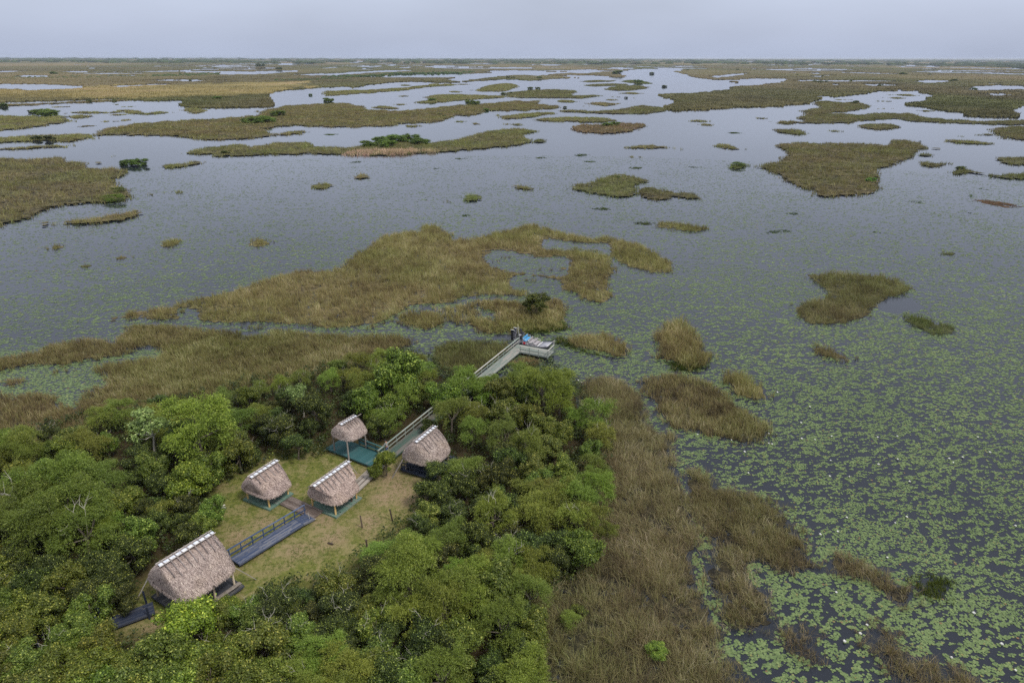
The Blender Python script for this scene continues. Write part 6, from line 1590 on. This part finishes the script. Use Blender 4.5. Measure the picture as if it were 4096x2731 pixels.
# ---- the person at the rail
def skin_mesh(verts, edges, radii, name, mat, levels=1):
    me = bpy.data.meshes.new(name); me.from_pydata(verts, edges, []); me.update()
    o = bpy.data.objects.new('tmp', me); COL.objects.link(o)
    md = o.modifiers.new('s', 'SKIN'); md.use_smooth_shade = True
    for i, r in enumerate(radii):
        rr = r if isinstance(r, tuple) else (r, r)
        me.skin_vertices[0].data[i].radius = rr
    me.skin_vertices[0].data[0].use_root = True
    sb = o.modifiers.new('b', 'SUBSURF'); sb.levels = levels; sb.render_levels = levels
    dg = bpy.context.evaluated_depsgraph_get(); ev = o.evaluated_get(dg)
    out = bpy.data.meshes.new_from_object(ev); out.name = name
    bpy.data.objects.remove(o); bpy.data.meshes.remove(me)
    out.materials.clear(); out.materials.append(mat)
    for p_ in out.polygons: p_.use_smooth = True
    return out
def person():
    rail_n = math.atan2(.90, -.43) if False else math.atan2(.43, -.90)   # facing the rail, away to the left
    root = empty('person', (-14.78, 69.75, .6), rail_n - math.pi / 2)   # local +y is forward
    tag(root, 'person in a striped long-sleeved shirt, blue jeans and dark cap leaning at the boardwalk rail', 'person')
    skin = plain('skin', (.33, .19, .13), .6, .3, var=.05); jeans = plain('jeans', (.06, .10, .24), .8, .2, var=.25, scale=9)
    capm = plain('cap_cloth', (.02, .02, .025), .8, .2); shoe = plain('shoe', (.05, .045, .04), .7, .3)
    q = NT('striped_cloth'); t = q.n('ShaderNodeTexCoord'); sx = q.n('ShaderNodeSeparateXYZ'); q.l(t.outputs['Object'], sx.inputs[0])
    sn = q.math('SINE', q.math('MULTIPLY', sx.outputs[2], 62.0))
    low = q.math('LESS_THAN', sx.outputs[2], 1.13)
    band = q.mix(low, (.02, .07, .07), (.16, .06, .08))
    c = q.mix(q.math('GREATER_THAN', sn, .05), (.62, .62, .60), band)
    shirt = q.bsdf(c, .85, .2)
    # continuous body: pelvis, spine, head, arms with five fingers, legs
    V = []; E = []; Rd = []
    def add(p, r, par=None):
        V.append(p); Rd.append(r)
        if par is not None: E.append((par, len(V) - 1))
        return len(V) - 1
    pel = add((0, 0, .93), (.15, .11)); sp1 = add((0, .02, 1.1), (.14, .105), pel); ch = add((0, .05, 1.3), (.165, .115), sp1); up = add((0, .07, 1.42), (.12, .09), ch)
    nk = add((0, .09, 1.5), .052, up); hd0 = add((0, .12, 1.56), .07, nk); hd = add((0, .135, 1.64), (.082, .098), hd0); hd1 = add((0, .125, 1.73), .06, hd)
    nose = add((0, .235, 1.625), .014, hd)
    for s in (-1, 1):
        ear = add((s * .085, .13, 1.63), .016, hd)
        sh = add((s * .18, .07, 1.40), .062, up); el = add((s * .25, .16, 1.17), .045, sh); wr = add((s * .17, .40, 1.08), .03, el); hn = add((s * .16, .47, 1.06), (.036, .022), wr)
        for j, (dx, ln) in enumerate(((-.034, .075), (-.012, .088), (.011, .083), (.032, .066))):
            f1_ = add((s * .16 + dx, .47 + ln * .65, 1.055), .0105, hn); f2_ = add((s * .16 + dx, .47 + ln, 1.025), .0085, f1_)
        t1 = add((s * (.16 - .045), .475, 1.06), .012, hn); add((s * (.16 - .058), .515, 1.045), .009, t1)
        hp = add((s * .09, 0, .86), .095, pel); kn = add((s * .11, .04 + .03 * s, .49), .062, hp); an = add((s * .12, -.02 + .03 * s, .1), .042, kn); ft = add((s * .125, .10 + .03 * s, .05), (.042, .032), an)
        toe = add((s * .128, .19 + .03 * s, .04), (.036, .025), ft)
    obj('body', skin_mesh(V, E, Rd, 'body', skin), root)
    # shirt
    V = []; E = []; Rd = []
    a = add((0, 0, .88), (.165, .125)); b = add((0, .02, 1.1), (.155, .12), a); c_ = add((0, .05, 1.3), (.178, .13), b); u_ = add((0, .07, 1.43), (.125, .098), c_); add((0, .085, 1.485), .062, u_)
    for s in (-1, 1):
        x1 = add((s * .18, .07, 1.405), .073, u_); x2 = add((s * .25, .16, 1.17), .057, x1); add((s * .178, .375, 1.09), .042, x2)
    obj('shirt', skin_mesh(V, E, Rd, 'shirt', shirt), root)
    V = []; E = []; Rd = []
    a = add((0, 0, .95), (.158, .118)); 
    for s in (-1, 1):
        hp = add((s * .09, 0, .84), .103, a); kn = add((s * .11, .04 + .03 * s, .49), .074, hp); add((s * .12, -.02 + .03 * s, .12), .06, kn)
    obj('jeans', skin_mesh(V, E, Rd, 'jeans', jeans), root)
    for s in (-1, 1):
        V = []; E = []; Rd = []
        a = add((s * .122, -.05 + .03 * s, .05), (.048, .045)); b = add((s * .125, .08 + .03 * s, .048), (.05, .042), a); add((s * .128, .20 + .03 * s, .04), (.042, .033), b)
        obj('shoe', skin_mesh(V, E, Rd, 'shoe', shoe), root)
    # cap: dome and peak ; eyes and mouth
    bm = bmesh.new(); bmesh.ops.create_uvsphere(bm, u_segments=16, v_segments=10, radius=.108)
    bmesh.ops.delete(bm, geom=[v for v in bm.verts if v.co.z < -.005], context='VERTS')
    r = bmesh.ops.create_circle(bm, cap_ends=True, segments=14, radius=.085)
    for v in r['verts']: v.co = Vector((v.co.x, v.co.y * .8 + .12, .0 - .03 * max(0, v.co.y)))
    ex_ = bmesh.ops.solidify(bm, geom=bm.faces[:], thickness=.008)
    me = bpy.data.meshes.new('cap'); bm.to_mesh(me); bm.free(); me.materials.append(capm)
    o = obj('cap', me, root); o.location = (0, .125, 1.69); o.scale = (.92, 1.02, .85)
    for s in (-1, 1):
        o = rod('eye', root, 'black', (s * .032, .212, 1.65), (s * .032, .232, 1.65), .012)
    piece('mouth', root, 'red', (-.024, .217, 1.575), (.024, .217, 1.575), .012, .008)
person()

# ------------------------------------------------------------------ which tree is which
LM = [('the largest hut', -27.75, 47), ('the left green-decked hut', -26.2, 61.4), ('the long-ridged hut', -18.8, 60.45), ('the small high hut', -19.3, 70.5), ('the round-eaved hut', -9.75, 67.2), ('the airboat dock', 2.5, 99.0), ('the lone burnt stump', *at(1468, 2187, 0)[:2]), ('the corner walkway', *at(110, 2660, 0)[:2]), ('the left-edge willow cluster', *at(195, 2100, 0)[:2]), ('the forked pale tree', *at(590, 1740, 0)[:2]), ('the marsh-side tree bulge', *at(2400, 1900, 0)[:2]), ('the lowest marsh-side trees', *at(2150, 2650, 0)[:2]), ('the lower middle willows', *at(1750, 2500, 0)[:2])]
ORDW = ['nearest', 'second', 'third', 'fourth', 'fifth', 'sixth', 'seventh', 'eighth', 'ninth', 'tenth', 'eleventh', 'twelfth', 'thirteenth', 'fourteenth', 'fifteenth', 'sixteenth', 'seventeenth', 'eighteenth', 'nineteenth', 'twentieth']
KW = {'willow': 'feathery yellow-green willow', 'dark': 'dark glossy evergreen', 'mid': 'broad-leaved green tree', 'pale': 'pale twiggy tree', 'weep': 'weeping willow'}
bins = {}
for root, kind, x, y, s in TREES:
    d, nm, lx, ly = min((math.hypot(x - a, y - b), n_, a, b) for n_, a, b in LM)
    dx, dy = x - lx, y - ly
    sec = ('right of' if dx > 0 else 'left of') if abs(dx) > abs(dy) else ('behind' if dy > 0 else 'in front of')
    bins.setdefault((nm, sec, kind), []).append((d, root))
for (nm, sec, kind), lst in bins.items():
    lst.sort(key=lambda t: t[0])
    for i, (d, root) in enumerate(lst):
        tag(root, f"{KW[kind]}, {ORDW[min(i, 19)] if len(lst) > 1 else 'only'} {'one ' if i else ('one ' if len(lst) == 1 else 'of its kind ')}{sec} {nm}", 'tree', 'trees of the hammock')
# ------------------------------------------------------------------ the damp air over the marsh
bm = bmesh.new(); bmesh.ops.create_cube(bm, size=1)
me = bpy.data.meshes.new('haze'); bm.to_mesh(me); bm.free()
q = NT('haze'); v = q.n('ShaderNodeVolumePrincipled'); v.inputs['Density'].default_value = 3.8e-5
v.inputs['Color'].default_value = (.70, .78, .95, 1); v.inputs['Anisotropy'].default_value = .2
q.l(v.outputs[0], q.out.inputs['Volume']); me.materials.append(q.m)
hz = obj('haze', me); hz.location = (0, 14500, 24.5); hz.scale = (84000, 31500, 51); hz['kind'] = 'stuff'
